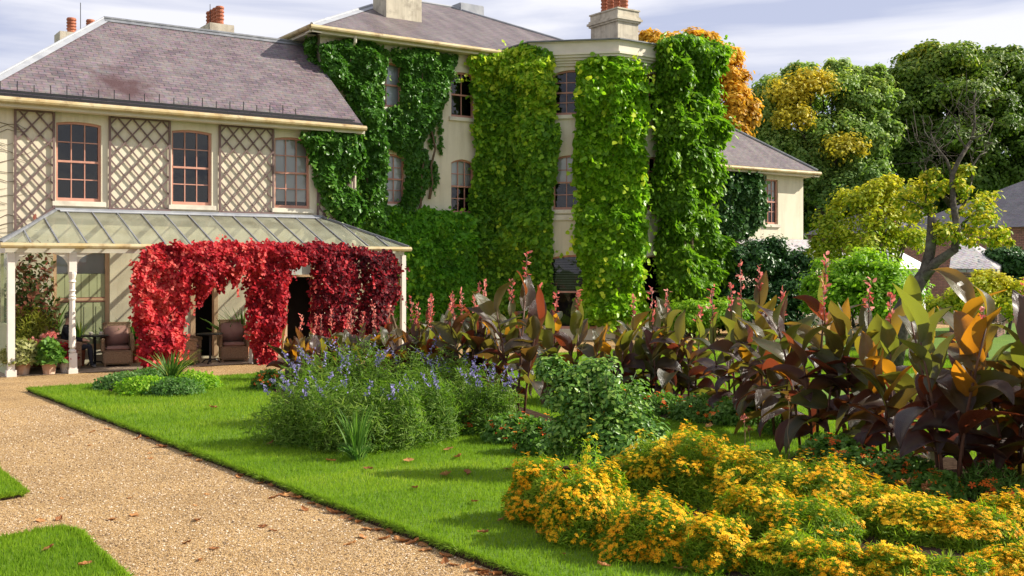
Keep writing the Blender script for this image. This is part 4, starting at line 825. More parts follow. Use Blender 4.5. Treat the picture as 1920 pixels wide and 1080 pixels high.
# bare twigs of a dormant climber at the left edge of the wall
o = plant('bare_climber', 'leafless climber twigs spread over the wall at the far left', 'climber', (4.3, YW-.05, 2.2)); L = []
for i in range(26):
    z = 2.9+i*.11+rs.rand()*.05; a = FL.at(.02, z, .02); L.append([tuple(np.array(a)+np.array([.22*k+.0, 0, .06*math.sin(k*1.3+i)+.05*k*(rs.rand()-.4)])) for k in range(2+int(rs.rand()*5))])
stems(o, M['vine_stem'], L, .010, 4, 'twigs')

# ------------------------------------------------------------ cannas
def canna(u, d, vtop, label, n=4, seed=0, lean=.16, spikes=2, group='bronze cannas in the flower beds', big=1., spread=.26):
    rs = np.random.RandomState(seed); c = GD(u, d, LZ); RIB = []; glow = 'orange' in label or 'golden' in label; H_ = CAMH-d*(vtop-HOR)/FPX-LZ
    o = thing('canna', label, 'canna', c, group=group); st = MB(); V = []; F_ = []; RN = []; UV = []; fl = []
    for i in range(n):
        a0 = 2*math.pi*i/n+rs.rand(); b = np.array([c[0]+math.cos(a0)*spread*rs.rand(), c[1]+math.sin(a0)*spread*rs.rand(), LZ]); h = max(.45, H_*.98-.40*big-(.16 if spikes else 0))*(.66+.26*rs.rand() if i else 1.)
        dv = np.array([math.cos(a0), math.sin(a0), 0])*lean*h*(.4+rs.rand()); pts = [b+dv*(t**1.5)+np.array([0, 0, h*t]) for t in (0, .25, .5, .75, 1)]
        st.tube(pts, [.019*big, .018*big, .016*big, .013*big, .008*big], 6); m = 7+int(rs.rand()*3); az = rs.rand()*6.28
        for j in range(m):
            t = .24+.76*j/(m-1); k = t*4; i0 = min(int(k), 3); p0 = pts[i0]*(1-(k-i0))+pts[i0+1]*(k-i0); az += math.pi*(.86+.28*rs.rand())
            el = R(10+68*t**1.3+13*rs.randn()); L = big*(.40+.20*rs.rand())*(1.12-.25*t)*min(1.2, H_/1.5); W = L*(.38+.14*rs.rand())
            hd = np.array([math.cos(az), math.sin(az), 0]); sd = np.array([-math.sin(az), math.cos(az), 0])*1.0; roll = rs.randn()*.5; p = p0.copy(); e_ = el; K = 8; rn = rs.rand()*.7 if t < .65 else ((.72+.28*rs.rand()) if glow else .2+.8*rs.rand()); droop = R(rs.uniform(2, 17))*(1.4-.9*t)
            wav = rs.rand()*6; base = len(V)
            for q in range(K+1):
                f = q/K; wd_ = W*.5*(math.sin(math.pi*min(1, f**.85*.95+.045))**.85)*(1-.30*f*f) if q < K else .003; dirv = hd*math.cos(e_)+np.array([0, 0, math.sin(e_)]); nr = -hd*math.sin(e_)+np.array([0, 0, math.cos(e_)])
                s2 = sd*math.cos(roll)+nr*math.sin(roll); n2 = nr*math.cos(roll)-sd*math.sin(roll); cup = .38+.12*math.sin(wav+f*5)
                for sgn, w_ in ((-1, 1), (-.5, .5), (0, 0), (.5, .5), (1, 1)):
                    V.append(p+s2*wd_*sgn+n2*wd_*cup*abs(sgn)**1.3+n2*.012*math.sin(f*9+wav+sgn*3)*abs(sgn)); RN.append(rn); RIB.append(1-abs(sgn)); UV.append((sgn*.5+f*1.6, f*.2))
                p = p+dirv*L/K; e_ -= droop
            for q in range(K):
                for x_ in range(4): F_.append((base+q*5+x_, base+q*5+x_+1, base+q*5+5+x_+1, base+q*5+5+x_))
        if i < spikes:
            tp = pts[-1]; ht = H_-h+rs.uniform(-.05, .08); tq = tp+np.array([dv[0]*.2, dv[1]*.2, max(.30, ht)]); st.tube([tp, (tp+tq)/2, tq], [.008*big, .006*big, .004*big], 5)
            fl.append([tp+(tq-tp)*(.42+.58*q/12) for q in range(13)])
    st.build('stem', M['cannastem'], o, smooth=True)
    me = bpy.data.meshes.new('leaf_foliage'); me.from_pydata([tuple(v) for v in V], [], F_); me.update()
    me.attributes.new('rnd', 'FLOAT', 'POINT').data.foreach_set('value', np.array(RN, np.float32)); me.attributes.new('rib', 'FLOAT', 'POINT').data.foreach_set('value', np.array(RIB, np.float32)); uvl = me.uv_layers.new(name='UVMap'); vi = np.empty(len(me.loops), np.int32); me.loops.foreach_get('vertex_index', vi); uvl.data.foreach_set('uv', np.array(UV)[vi].ravel())
    me.polygons.foreach_set('use_smooth', [True]*len(me.polygons)); link('foliage', me, M['canna'], o)
    for fq in fl:
        fq = np.array(fq); fq = np.repeat(fq, 2, 0)+rs.randn(len(fq)*2, 3)*.018; N = rs.randn(len(fq), 3); T = np.stack([rs.randn(len(fq))*.7, rs.randn(len(fq))*.7, .9+0*fq[:, 0]], 1)
        leaves('flower_spike', M['coral'], o, fq, N, T, .04+.05*rs.rand(len(fq)), 'oval', rs=rs)
    return o
CANNAS = [
 (553, 21.8, 590, 'short bronze canna at the left end of the row, against the red creeper', 4, 1), (607, 21.2, 590, 'bronze canna in front of the maroon creeper, near the left end of the row', 4, 2),
 (662, 20.6, 585, 'bronze canna behind the tallest blue salvia spikes', 4, 2), (716, 21.4, 575, 'bronze canna with coral spikes left of the veranda end post', 4, 2),
 (580, 20.2, 598, 'low bronze canna between the first two clumps of the row', 4, 1), (640, 21.8, 588, 'bronze canna right before the maroon creeper fringe', 4, 1), (748, 20.4, 580, 'bronze canna close to the foot of the veranda end post', 4, 1),
 (786, 21.2, 555, 'bronze canna just right of the veranda end post', 4, 2), (838, 20.4, 560, 'bronze canna in front of the dark green creeper mass', 4, 3), (882, 19.6, 550, 'canna with upright olive leaves and crowded coral spikes', 4, 3),
 (928, 19.6, 535, 'canna under a tight cluster of coral flower spikes', 4, 3), (972, 16.4, 480, 'tall canna with the highest lone coral spike before the bay', 5, 1), (1030, 18.4, 545, 'canna in front of the slatted bay window', 4, 2),
 (1093, 18.2, 552, 'canna with pale leaf backs below the bright leaf curtain', 4, 1), (1160, 18.4, 560, 'canna with golden upright leaves under the bay corner', 4, 1), (1206, 18.2, 562, 'canna with clear dark stems on the soil bed, left one of a pair', 5, 1),
 (1246, 17.8, 545, 'canna with one coral spike right of the bright leaf curtain', 4, 2), (1300, 18.0, 570, 'canna with clear dark stems in front of the wisteria foot', 5, 1), (1372, 16.2, 545, 'canna with silvery leaves in front of the dark evergreen shrub', 5, 2),
 (1425, 15.4, 500, 'canna with tall coral spikes before the dark evergreen shrub', 5, 2), (1468, 14.4, 545, 'canna with purple grey leaves left of the open lawn gap', 5, 1),
 (1528, 13.2, 480, 'tall dark canna with a single thin red spike, left of the big cannas', 5, 1), (1600, 13.0, 530, 'canna with olive leaves in front of the lime shrub', 5, 2), (1672, 12.4, 548, 'canna with a glowing orange leaf left of the largest canna', 5, 1),
 (1782, 10.8, 488, 'largest canna, with broad orange and bronze upright leaves', 6, 0), (1852, 11.6, 560, 'canna with purple leaves just right of the largest one', 5, 1), (1908, 11.0, 530, 'tall canna cut by the right picture edge', 5, 1), (1975, 10.4, 520, 'canna whose leaves reach in from beyond the right edge', 4, 0)]
for i, (u, d, vt, lb, n, sp) in enumerate(CANNAS): canna(u, d, vt, lb, (n+1 if d > 19 else max(3, n-1)), 100+i, spikes=sp, big=1.08 if d < 14 else 1.02, spread=.2 if d < 14 else .24)

# ------------------------------------------------------------ bushy plants
def bush(name, label, cat, c, rx, ry, h, n, mat, size, kind='strip', seed=1, up=.6, group=None, stemmat='greenstem', flowers=None, rough=.25, spread=.6, low=0., nst=14, shell=.45):
    rs = np.random.RandomState(seed); o = thing(name, label, cat, c, group=group)
    P, N = mound(c, rx, ry, h, n, rs, shell=shell, rough=rough, seed=seed, low=low); P[:, 2] = np.maximum(P[:, 2], c[2]+.01)
    T = N*.8+np.stack([rs.randn(n)*spread, rs.randn(n)*spread, up+rs.randn(n)*.3], 1); NN = N+rs.randn(n, 3)*.6+np.array([0, 0, .4])
    leaves('foliage', mat, o, P, NN, T, size*(.6+.8*rs.rand(n)), kind, np.clip(.6*rs.rand(n)+.5*fbm(P[:, 0]*2.2, P[:, 1]*2.2+P[:, 2]*2, seed), 0, 1))
    mb = MB()
    for i in range(nst):
        q = P[rs.randint(n)]; b = np.array([c[0]+(q[0]-c[0])*.2, c[1]+(q[1]-c[1])*.2, c[2]]); mb.tube([b, (b+q)/2+rs.randn(3)*.03, q], [.009, .006, .003], 5)
    mb.build('stem', M[stemmat], o)
    if flowers:
        fm, fn, fs, fk, lo = flowers; P, N = mound(np.array(c), rx*1.07, ry*1.07, h*1.11, fn, rs, low=lo, shell=.12, rough=rough, seed=seed)
        kp = fbm(P[:, 0]*6.1, P[:, 1]*6.1+P[:, 2]*4, seed+3) > .44; P = P[kp]; N = N[kp]; m = len(P)
        leaves('flowers', fm, o, P, N+rs.randn(m, 3)*.3+np.array([.25, -.1, .7]), rs.randn(m, 3), fs*(.7+.6*rs.rand(m)), fk, np.clip(.55*rs.rand(m)+.5*((seed*37) % 100)/100+.15*(P[:, 2]-c[2])/h-.05, 0, 1))
    return o
# marigolds: (u, top v, distance, half width px, label)
MARI = [
 (1010, 872, 9.7, 52, 'small orange marigold clump at the bed corner, nearest the rose bush'), (1085, 900, 9.0, 62, 'orange marigold clump in front of the rose bush'), (1130, 880, 9.3, 50, 'orange marigold clump left of the dark hollow in the bed'),
 (1225, 950, 8.5, 88, 'round marigold mound bulging over the lawn edge, densely flowered'), (1335, 985, 8.2, 62, 'marigold clump trailing to the right of the round mound'),
 (1225, 836, 10.6, 62, 'marigold mound at the back left of the bed top, beside the rose bush'), (1300, 822, 10.5, 78, 'highest golden marigold mound at the back of the bed'), (1385, 862, 10.0, 75, 'marigold mound on the falling back ridge of the bed, left of the tall cannas'),
 (1465, 880, 9.7, 80, 'greener marigold mound in the middle of the bed ridge'), (1555, 880, 9.6, 82, 'marigold mound in front of the dark canna stems'), (1420, 925, 9.1, 70, 'marigold clump edging the dark hollow'), (1520, 950, 8.8, 85, 'marigold mound with a few red flowers on its shaded side'),
 (1640, 925, 9.2, 85, 'marigold mound below and left of the largest canna'), (1730, 945, 8.9, 85, 'marigold mound below the largest canna'), (1820, 965, 8.7, 80, 'marigold mound with grassy stalks right of the largest canna'), (1900, 940, 9.0, 75, 'marigold mound at the right picture edge'),
 (1480, 1010, 8.0, 70, 'marigold clump at the bottom of the picture, left of centre of the near row'), (1560, 1035, 7.7, 75, 'lowest marigold clump in the near row'), (1670, 1040, 7.6, 65, 'near marigold clump with a raised flower tuft'), (1780, 1060, 7.4, 80, 'green marigold clump with few flowers at the bottom edge'), (1895, 1040, 7.5, 75, 'marigold clump in the bottom right corner')]
for i, (u, vt, d, hw, lb) in enumerate(MARI):
    h = CAMH-d*(vt-HOR)/FPX-LZ; rx = hw*d/FPX*1.2; c = GD(u, d+rx*.35, LZ); few = 'greener' in lb or 'few' in lb
    bush('marigold', lb, 'marigold', c, rx, rx*.95, h*.97, 8500, M['mari'], .06, 'strip', 200+i, group='orange marigolds in the near bed', flowers=(M['mariflower'], 520 if few else (2100 if i < 5 else 1600), .028, 'star', .08 if i < 5 else .48), rough=.42, spread=.8)
c = GD(1102, 9.5, LZ); bush('yellow_tagetes', 'upright tuft of lemon yellow flowers in front of the rose bush', 'flower', GD(1108, 9.6, LZ), .14, .14, CAMH-9.6*(828-HOR)/FPX-LZ, 900, M['lime'], .06, 'strip', 61, flowers=(M['yellowflower'], 110, .04, 'star', .45))
# blue salvia
SAL = [(560, 13.9, 700, 78, 'feathery salvia at the left lawn corner of the bed, blue spikes leaning out'), (650, 13.4, 715, 70, 'low green salvia in front, beside the iris fan'), (735, 13.6, 705, 72, 'green salvia clump in the middle front of the bed'), (805, 14.3, 690, 66, 'salvia clump right of the bed front, few flowers'),
 (610, 15.6, 655, 70, 'salvia with the tallest blue spikes, left back'), (690, 16.0, 640, 70, 'tall salvia before the cannas with pale lilac spikes'), (775, 16.2, 650, 72, 'dense green salvia before the veranda end post'), (855, 15.8, 665, 62, 'salvia mixed with dark stems at the bed middle'), (915, 14.8, 695, 55, 'blue salvia beside the orange bedding flowers, right end')]
for i, (u, d, vt, hw, lb) in enumerate(SAL):
    h = CAMH-d*(vt-HOR)/FPX-LZ; h *= .88; rx = hw*d/FPX*1.05; c = GD(u, d+rx*.3, LZ); rs = np.random.RandomState(300+i)
    o = bush('blue_salvia', lb, 'salvia', c, rx, rx, h, 6000, M['salvia'], .085, 'strip', 300+i, group='blue salvias in the long bed', rough=.6, spread=1.0, nst=40, shell=.75)
    for k in range(4 if 'few' in lb or 'green' in lb else 10):
        a = rs.rand()*6.28; b = np.array(c)+np.array([math.cos(a)*rx*.8*rs.rand(), math.sin(a)*rx*.8*rs.rand(), h*.7]); ln = .15+.30*rs.rand(); dv = np.array([math.cos(a)*.6, math.sin(a)*.6, .9]); dv = dv/np.linalg.norm(dv)+rs.randn(3)*.22; e_ = b+dv*(ln+.12); mb = MB(); mb.tube([b, (b+e_)/2+rs.randn(3)*.02, e_], [.005, .004, .003], 4)
        P = np.array([b+(e_-b)*(.35+.65*q/20)+rs.randn(3)*.011 for q in range(20)]); sp = leaves('flower_spike', M['salviaflower'], o, P, rs.randn(20, 3), rs.randn(20, 3)+np.array([0, 0, .4]), .03+.022*rs.rand(20), 'oval', rs=rs); mb.build('stalk', M['greenstem'], sp)
# strap leaved plants
def straps(name, label, cat, c, h, n, mat, seed, w=.05, spread=.5, group=None):
    rs = np.random.RandomState(seed); o = thing(name, label, cat, c, group=group); V = []; F_ = []; RN = []
    for i in range(n):
        a = rs.rand()*6.28; l = h*(.7+.45*rs.rand()); ln = spread*(.25+rs.rand()); b = np.array(c)+np.array([math.cos(a), math.sin(a), 0])*.10*rs.rand(); hd = np.array([math.cos(a), math.sin(a), 0]); sd = np.array([-math.sin(a), math.cos(a), 0]); base = len(V); rn = rs.rand(); a2 = rs.rand()*3.1; sd = sd*math.cos(a2)*.5+sd*.5+hd*math.sin(a2)*.5
        for q in range(6):
            f = q/5; p = b+np.array([0, 0, l*f*(1-.15*ln*f)])+hd*ln*l*f**1.8; wd_ = w*.5*(1-f**2.5)+.002
            V += [p-sd*wd_, p+np.array([0, 0, -.008]), p+sd*wd_]; RN += [rn]*3
        for q in range(5):
            for x_ in range(2): F_.append((base+q*3+x_, base+q*3+x_+1, base+q*3+3+x_+1, base+q*3+3+x_))
    me = bpy.data.meshes.new('foliage'); me.from_pydata([tuple(v) for v in V], [], F_); me.update(); me.attributes.new('rnd', 'FLOAT', 'POINT').data.foreach_set('value', np.array(RN, np.float32)); me.polygons.foreach_set('use_smooth', [True]*len(F_)); link('foliage', me, mat, o); return o
straps('yucca', 'spiky striped yucca rising from the small round bed', 'yucca', GD(320, 20.2, LZ+.05), .66, 75, M['strap'], 71, .06, .75)
straps('iris', 'fan of upright dark green iris leaves among the salvias', 'iris', GD(668, 12.85, LZ+.04), .58, 60, M['bedding'], 72, .03, .35)
straps('iris', 'low tuft of bright strappy leaves along the front salvia edge', 'iris', GD(672, 12.75, LZ+.03), .18, 90, M['fern'], 73, .022, .9)
o = None
for i, (du, dd, lb) in enumerate([(-62, .0, 'low green edging clump at the left rim of the round bed'), (-22, -.75, 'low green edging clump at the front rim of the round bed'), (35, -.85, 'low green edging clump in front of the yucca'), (70, .1, 'low green edging clump at the right rim of the round bed'), (-10, .75, 'low green edging clump behind, left of the yucca')]):
    bush('edging_plant', lb, 'plant', GD(292+du, 20.2+dd, LZ), .52, .52, .30, 2600, M['lime' if i % 2 else 'fern'], .06, 'oval', 80+i, group='edging plants of the round bed', nst=4)
# rose bush
c = GD(1118, 12.0, LZ); rs = np.random.RandomState(9); o = thing('rose_bush', 'arching green rose bush standing between the cannas and the marigolds', 'rose bush', c)
bl = [(c[0]+dx*.66-dy*.0, c[1]+dy, z, r, rz) for dx, dy, z, r, rz in ((0, 0, .62, .42, .5), (-.25, .2, .9, .34, .36), (.3, -.15, .75, .36, .4), (.1, .1, 1.12, .32, .28), (-.35, .15, .45, .34, .36), (.5, -.3, .45, .34, .36), (-.5, .4, 1.15, .18, .2), (.05, -.3, .35, .4, .3))]
P, N = blobcloud(bl, 60, rs, 24, .38, .8); leaves('foliage', M['rose'], o, P, N, rs.randn(len(P), 3)+np.array([0, 0, -.3]), .045+.035*rs.rand(len(P)), 'oval', rs=rs)
stems(o, M['greenstem'], [wander(c, (c[0]+rs.uniform(-.4, .4), c[1]+rs.uniform(-.4, .4), 1.2), 5, .05, rs) for i in range(12)], .012)
# low bedding with orange and red flowers
for i, (u, d, hw, h, lb) in enumerate([(900, 14.9, 40, .30, 'orange flowered bedding clump behind the salvias, left one'), (960, 14.2, 45, .34, 'orange flowered bedding clump at the foot of the tall lone canna'), (1012, 13.3, 45, .40, 'orange bedding clump left of the rose bush'), (1240, 16.8, 42, .30, 'red flowered bedding under the paired canna stems'), (1310, 16.2, 48, .34, 'dark leaved bedding clump with vermilion flowers at the lawn edge'), (1385, 15.7, 48, .36, 'dark leaved bedding clump under the silvery canna'),
  (1560, 12.4, 55, .34, 'red flowered bedding at the foot of the tall dark canna'), (1690, 11.3, 60, .34, 'red flowered bedding left of the largest canna foot'), (1760, 10.6, 45, .26, 'orange bedding clump right in front of the largest canna'), (1870, 10.6, 65, .36, 'grassy bedding clump right of the largest canna'), (505, 20.2, 26, .32, 'orange bedding clump at the far left end of the long bed'), (1470, 14.8, 42, .32, 'leafy bedding clump between the tall dark canna and its left neighbour'), (1620, 11.6, 55, .32, 'leafy bedding clump with scarlet flowers below the olive leaved canna'), (1115, 15.0, 55, .50, 'green bedding clump showing behind the rose bush top'), (1175, 15.6, 45, .45, 'leafy bedding clump right of the rose bush')]):
    bush('bedding_plant', lb, 'flower', GD(u, d, LZ), hw*d/FPX*1.2, hw*d/FPX*1.1, h, 2600, M['bedding'], .07, 'strip' if i in (9, 11) else 'oval', 400+i, group='low bedding flowers', flowers=(M['orangeflower'], 70, .058, 'star', .25))
# pink single blooms and dry stalks
for i, (u, v, d) in enumerate([(1395, 782, 13.4), (1478, 748, 12.6), (1404, 806, 12.9), (1700, 905, 10.1), (1735, 912, 10.0)]):
    p = D(u, v, d); o = thing('dry_stalk', ['thin stalk with a pink bloom at the lawn edge', 'tall dry seed stalk beside the open lawn gap', 'short bare stalk near the pink bloom', 'bent brown seed stalk left of the largest canna', 'pale dry seed head close to the largest canna stems'][i], 'plant', (p[0], p[1], LZ)); rs = np.random.RandomState(i)
    stems(o, M['drystem'], [wander((p[0], p[1], LZ), p, 5, .012, rs)], .007, 5); q = p+rs.randn(26, 3)*.018; leaves('flower' if i == 0 else 'seed_head', M['pinkflower'] if i == 0 else M['dry'], o, q, rs.randn(26, 3), rs.randn(26, 3)+np.array([0, 0, .6]), .03+.02*rs.rand(26), 'oval', rs=rs)
# ------------------------------------------------------------ shrubs and trees
def limb(mb, a, b, r0, r1, rs, k=5, amp=.06):
    a = np.array(a, float); b = np.array(b, float); L = np.linalg.norm(b-a); pts = [a+(b-a)*i/k+(rs.randn(3)*amp*L if 0 < i < k else 0) for i in range(k+1)]
    mb.tube(pts, [r0+(r1-r0)*i/k for i in range(k+1)], 8); return pts
def tree(name, label, cat, base, blobs, per, size, mats, seed, trunk_r=.3, sub=16, subr=.4, kind='oval', group=None, bark='barkdark', fork=.45, hue=None, flat=.6):
    """blobs: (u, v, d, rx px, rz px[, material index]) -> crown clumps in space; limbs run from the trunk to each"""
    rs = np.random.RandomState(seed); o = thing(name, label, cat, base, group=group); mb = MB(); B = []; mi = []
    for q in blobs:
        u, v, d, rx, rz = q[:5]; p = D(u, v, d); B.append((p[0], p[1], p[2], rx*d/FPX, rz*d/FPX)); mi.append(q[5] if len(q) > 5 else 0)
    top = np.mean([b[:3] for b in B], 0); base = np.array(base, float); fk = base+(np.array([top[0], top[1], top[2]])-base)*fork; limb(mb, base, fk, trunk_r, trunk_r*.72, rs, 5, .02)
    for b in B:
        c = np.array(b[:3]); m = fk+(c-fk)*.5+np.array([0, 0, .08*np.linalg.norm(c-fk)]); limb(mb, fk, m, trunk_r*.45, trunk_r*.28, rs, 3, .05); limb(mb, m, c, trunk_r*.28, trunk_r*.1, rs, 3, .05)
        for k in range(5):
            e_ = c+unit(rs.randn(1, 3))[0]*np.array([b[3], b[3], b[4]])*.8; limb(mb, c, e_, trunk_r*.10, trunk_r*.03, rs, 3, .06)
    mb.build('trunk', M[bark], o, smooth=True)
    for k, mt in enumerate(mats):
        bl = [b for b, i in zip(B, mi) if i == k]
        if not bl: continue
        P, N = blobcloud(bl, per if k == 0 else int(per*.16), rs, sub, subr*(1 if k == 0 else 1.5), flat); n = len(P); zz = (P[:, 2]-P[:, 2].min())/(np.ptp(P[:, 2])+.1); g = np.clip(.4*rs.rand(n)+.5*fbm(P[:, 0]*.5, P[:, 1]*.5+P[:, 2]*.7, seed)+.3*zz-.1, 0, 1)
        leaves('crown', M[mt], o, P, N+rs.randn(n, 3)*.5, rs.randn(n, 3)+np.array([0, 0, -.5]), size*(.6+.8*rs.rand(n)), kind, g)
    return o
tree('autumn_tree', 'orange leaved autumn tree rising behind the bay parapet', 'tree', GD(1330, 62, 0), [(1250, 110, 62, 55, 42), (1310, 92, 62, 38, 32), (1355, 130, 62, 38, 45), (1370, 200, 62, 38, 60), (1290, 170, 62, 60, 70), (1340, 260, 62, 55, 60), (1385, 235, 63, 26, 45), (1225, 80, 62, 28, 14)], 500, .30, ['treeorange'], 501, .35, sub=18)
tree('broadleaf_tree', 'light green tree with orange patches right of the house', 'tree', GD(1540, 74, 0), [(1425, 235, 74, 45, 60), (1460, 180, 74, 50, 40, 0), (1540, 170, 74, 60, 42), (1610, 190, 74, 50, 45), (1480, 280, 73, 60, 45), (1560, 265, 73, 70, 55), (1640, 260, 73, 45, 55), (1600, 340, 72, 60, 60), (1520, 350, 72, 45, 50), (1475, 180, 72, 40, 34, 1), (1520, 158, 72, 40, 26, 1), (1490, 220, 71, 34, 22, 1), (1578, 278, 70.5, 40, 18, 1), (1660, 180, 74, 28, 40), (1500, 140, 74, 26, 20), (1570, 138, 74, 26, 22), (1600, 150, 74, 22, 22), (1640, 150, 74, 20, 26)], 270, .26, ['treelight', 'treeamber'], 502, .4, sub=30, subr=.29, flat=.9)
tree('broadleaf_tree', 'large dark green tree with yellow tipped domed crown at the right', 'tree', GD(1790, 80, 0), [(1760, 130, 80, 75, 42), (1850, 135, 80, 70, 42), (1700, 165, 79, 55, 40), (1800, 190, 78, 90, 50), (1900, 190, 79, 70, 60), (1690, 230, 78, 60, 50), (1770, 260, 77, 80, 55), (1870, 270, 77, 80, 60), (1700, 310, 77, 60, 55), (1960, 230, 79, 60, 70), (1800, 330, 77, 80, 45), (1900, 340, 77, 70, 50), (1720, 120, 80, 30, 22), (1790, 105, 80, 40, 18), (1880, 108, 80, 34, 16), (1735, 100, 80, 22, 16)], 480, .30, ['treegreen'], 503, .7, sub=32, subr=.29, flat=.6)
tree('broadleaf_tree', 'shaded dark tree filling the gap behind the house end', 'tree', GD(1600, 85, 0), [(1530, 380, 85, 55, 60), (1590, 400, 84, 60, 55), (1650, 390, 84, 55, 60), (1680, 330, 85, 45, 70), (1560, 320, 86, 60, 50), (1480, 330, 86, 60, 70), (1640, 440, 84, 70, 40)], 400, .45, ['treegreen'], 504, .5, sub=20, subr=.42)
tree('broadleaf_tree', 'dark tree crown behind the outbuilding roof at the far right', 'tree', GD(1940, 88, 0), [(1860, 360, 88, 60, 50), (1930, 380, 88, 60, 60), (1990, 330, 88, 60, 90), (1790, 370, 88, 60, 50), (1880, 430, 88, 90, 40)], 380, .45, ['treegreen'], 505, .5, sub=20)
# the old half bare tree at the end of the bed
rs = np.random.RandomState(77); d0 = 24.0; base = GD(1668, d0, LZ); o = thing('old_tree', 'gnarled leaning old tree with a sawn off trunk and bare top branches', 'tree', base); mb = MB()
mb.tube([base, D(1690, 590, d0), D(1712, 545, d0), D(1735, 510, d0), D(1744, 470, d0), D(1748, 425, d0), D(1750, 408, d0)], [.27, .22, .18, .14, .115, .11, .125], 12)
mb.tube([D(1725, 530, d0), D(1755, 492, d0-.2), D(1790, 468, d0-.3), D(1795, 430, d0-.3), D(1787, 380, d0-.2), D(1785, 330, d0), D(1798, 300, d0), D(1822, 262, d0+.1)], [.12, .105, .095, .085, .07, .06, .05, .035], 10)
for pts, r in (([(1785, 330), (1775, 300), (1755, 275), (1745, 250)], .04), ([(1822, 262), (1828, 230), (1826, 195), (1830, 170)], .032), ([(1810, 278), (1795, 250), (1790, 225)], .025), ([(1822, 262), (1850, 250), (1862, 230)], .022), ([(1748, 420), (1735, 390), (1738, 350), (1735, 310)], .035), ([(1755, 275), (1735, 268), (1722, 262)], .016), ([(1795, 430), (1815, 410), (1835, 395), (1860, 380)], .04), ([(1735, 395), (1715, 380), (1690, 372)], .03), ([(1787, 380), (1760, 360), (1745, 345)], .03), ([(1828, 230), (1812, 215), (1805, 200)], .012), ([(1745, 250), (1748, 232), (1742, 218)], .014), ([(1822, 340), (1824, 310), (1838, 290), (1850, 285)], .03), ([(1824, 310), (1818, 285)], .014), ([(1795, 400), (1815, 370), (1822, 340)], .035)):
    mb.tube([D(u, v, d0+.1*i) for i, (u, v) in enumerate(pts)], [r*(1-.65*i/(len(pts)-1)) for i in range(len(pts))], 7)
for i in range(90):
    u, v = [(1745, 250), (1826, 195), (1735, 310), (1790, 225), (1722, 262), (1830, 240), (1810, 210), (1760, 300), (1838, 290)][i % 9]; a = D(u+rs.randn()*8, v+rs.randn()*12, d0+.2*rs.randn()); mb.tube([a, a+rs.randn(3)*.12+np.array([0, 0, .1]), a+rs.randn(3)*.3+np.array([0, 0, .22])], [.010, .007, .003], 4)
mb.build('trunk', M['bark'], o, smooth=True)
bl = [D(u, v, d0+dz).tolist()+[r*d0/FPX, r*d0/FPX*.8] for u, v, r, dz in ((1820, 400, 40, .2), (1850, 430, 36, -.2), (1790, 350, 26, .1), (1860, 380, 26, .3), (1755, 360, 20, 0), (1700, 370, 24, .3), (1820, 445, 30, 0), (1770, 440, 28, -.3), (1720, 400, 26, .2), (1875, 450, 22, 0), (1745, 330, 16, .1), (1800, 320, 18, .2))]
P, N = blobcloud(bl, 34, rs, 10, .45); n = len(P); leaves('crown', M['treeyellow'], o, P, N+rs.randn(n, 3)*.5, rs.randn(n, 3)+np.array([0, 0, -.5]), .11*(.6+.8*rs.rand(n)), 'oval', rs=rs)
tree('yellow_tree', 'small multi stemmed tree with yellow leaves in front of the outbuildings', 'tree', GD(1692, 33, 0), [(1600, 380, 33, 40, 30), (1640, 365, 33, 34, 28), (1570, 430, 33, 40, 34), (1640, 420, 32.5, 46, 36), (1690, 400, 33, 40, 36), (1620, 460, 32.5, 56, 30), (1550, 470, 33, 34, 26), (1720, 360, 33, 26, 24), (1700, 450, 32.5, 40, 26), (1665, 345, 33, 20, 16)], 60, .12, ['treeyellow'], 506, .16, sub=20, subr=.38, flat=.8, bark='bark', fork=.42)
tree('lime_shrub', 'rounded bright lime green shrub mass under the yellow tree', 'shrub', GD(1600, 30.5, 0), [(1560, 520, 30.5, 45, 50), (1610, 510, 30.3, 55, 50), (1660, 530, 30.2, 55, 50), (1590, 560, 30, 70, 40), (1680, 570, 30, 50, 36), (1540, 560, 30.5, 32, 36), (1640, 575, 29.8, 60, 30)], 150, .12, ['lime'], 507, .06, sub=18, fork=.3)
tree('lime_shrub', 'loose yellow green shrub behind the largest canna', 'shrub', GD(1850, 27, 0), [(1820, 560, 27, 50, 44), (1880, 560, 27, 50, 44), (1780, 580, 27, 40, 34), (1930, 570, 27, 40, 44), (1850, 530, 27.3, 36, 26)], 120, .10, ['treeyellow'], 508, .05, sub=16, fork=.3)
tree('dark_shrub', 'dark rounded evergreen bush at the far right edge', 'shrub', GD(1890, 36, 0), [(1880, 500, 36, 34, 40), (1915, 490, 36, 36, 36), (1900, 540, 36, 50, 40), (1960, 520, 36, 40, 50)], 200, .14, ['darkivy'], 509, .07, sub=18, fork=.3)
tree('dark_shrub', 'dense dark evergreen shrub in front of the right wing', 'shrub', GD(1440, 37, 0), [(1390, 500, 37, 45, 48), (1440, 490, 37, 50, 42), (1490, 510, 37, 40, 46), (1410, 560, 36.6, 60, 50), (1475, 560, 36.6, 55, 50), (1385, 590, 36.6, 40, 40), (1510, 560, 37, 26, 40), (1440, 600, 36.5, 70, 30)], 260, .13, ['darkivy'], 510, .08, sub=22, fork=.3)
tree('lime_shrub', 'low mixed green shrub at the foot of the bay wall', 'shrub', GD(1330, 31.5, 0), [(1300, 590, 31.5, 40, 26), (1350, 585, 31.5, 40, 30)], 130, .11, ['lime'], 512, .04, sub=14, fork=.3)
tree('broadleaf_tree', 'low dark trees screening the horizon behind the outbuildings', 'tree', GD(1700, 100, 0), [(1560, 450, 100, 60, 40), (1640, 455, 100, 70, 40), (1740, 450, 100, 80, 40), (1840, 450, 100, 80, 40), (1950, 440, 100, 90, 50), (1480, 450, 100, 60, 50)], 260, .55, ['treegreen'], 513, .4, sub=18, fork=.4)

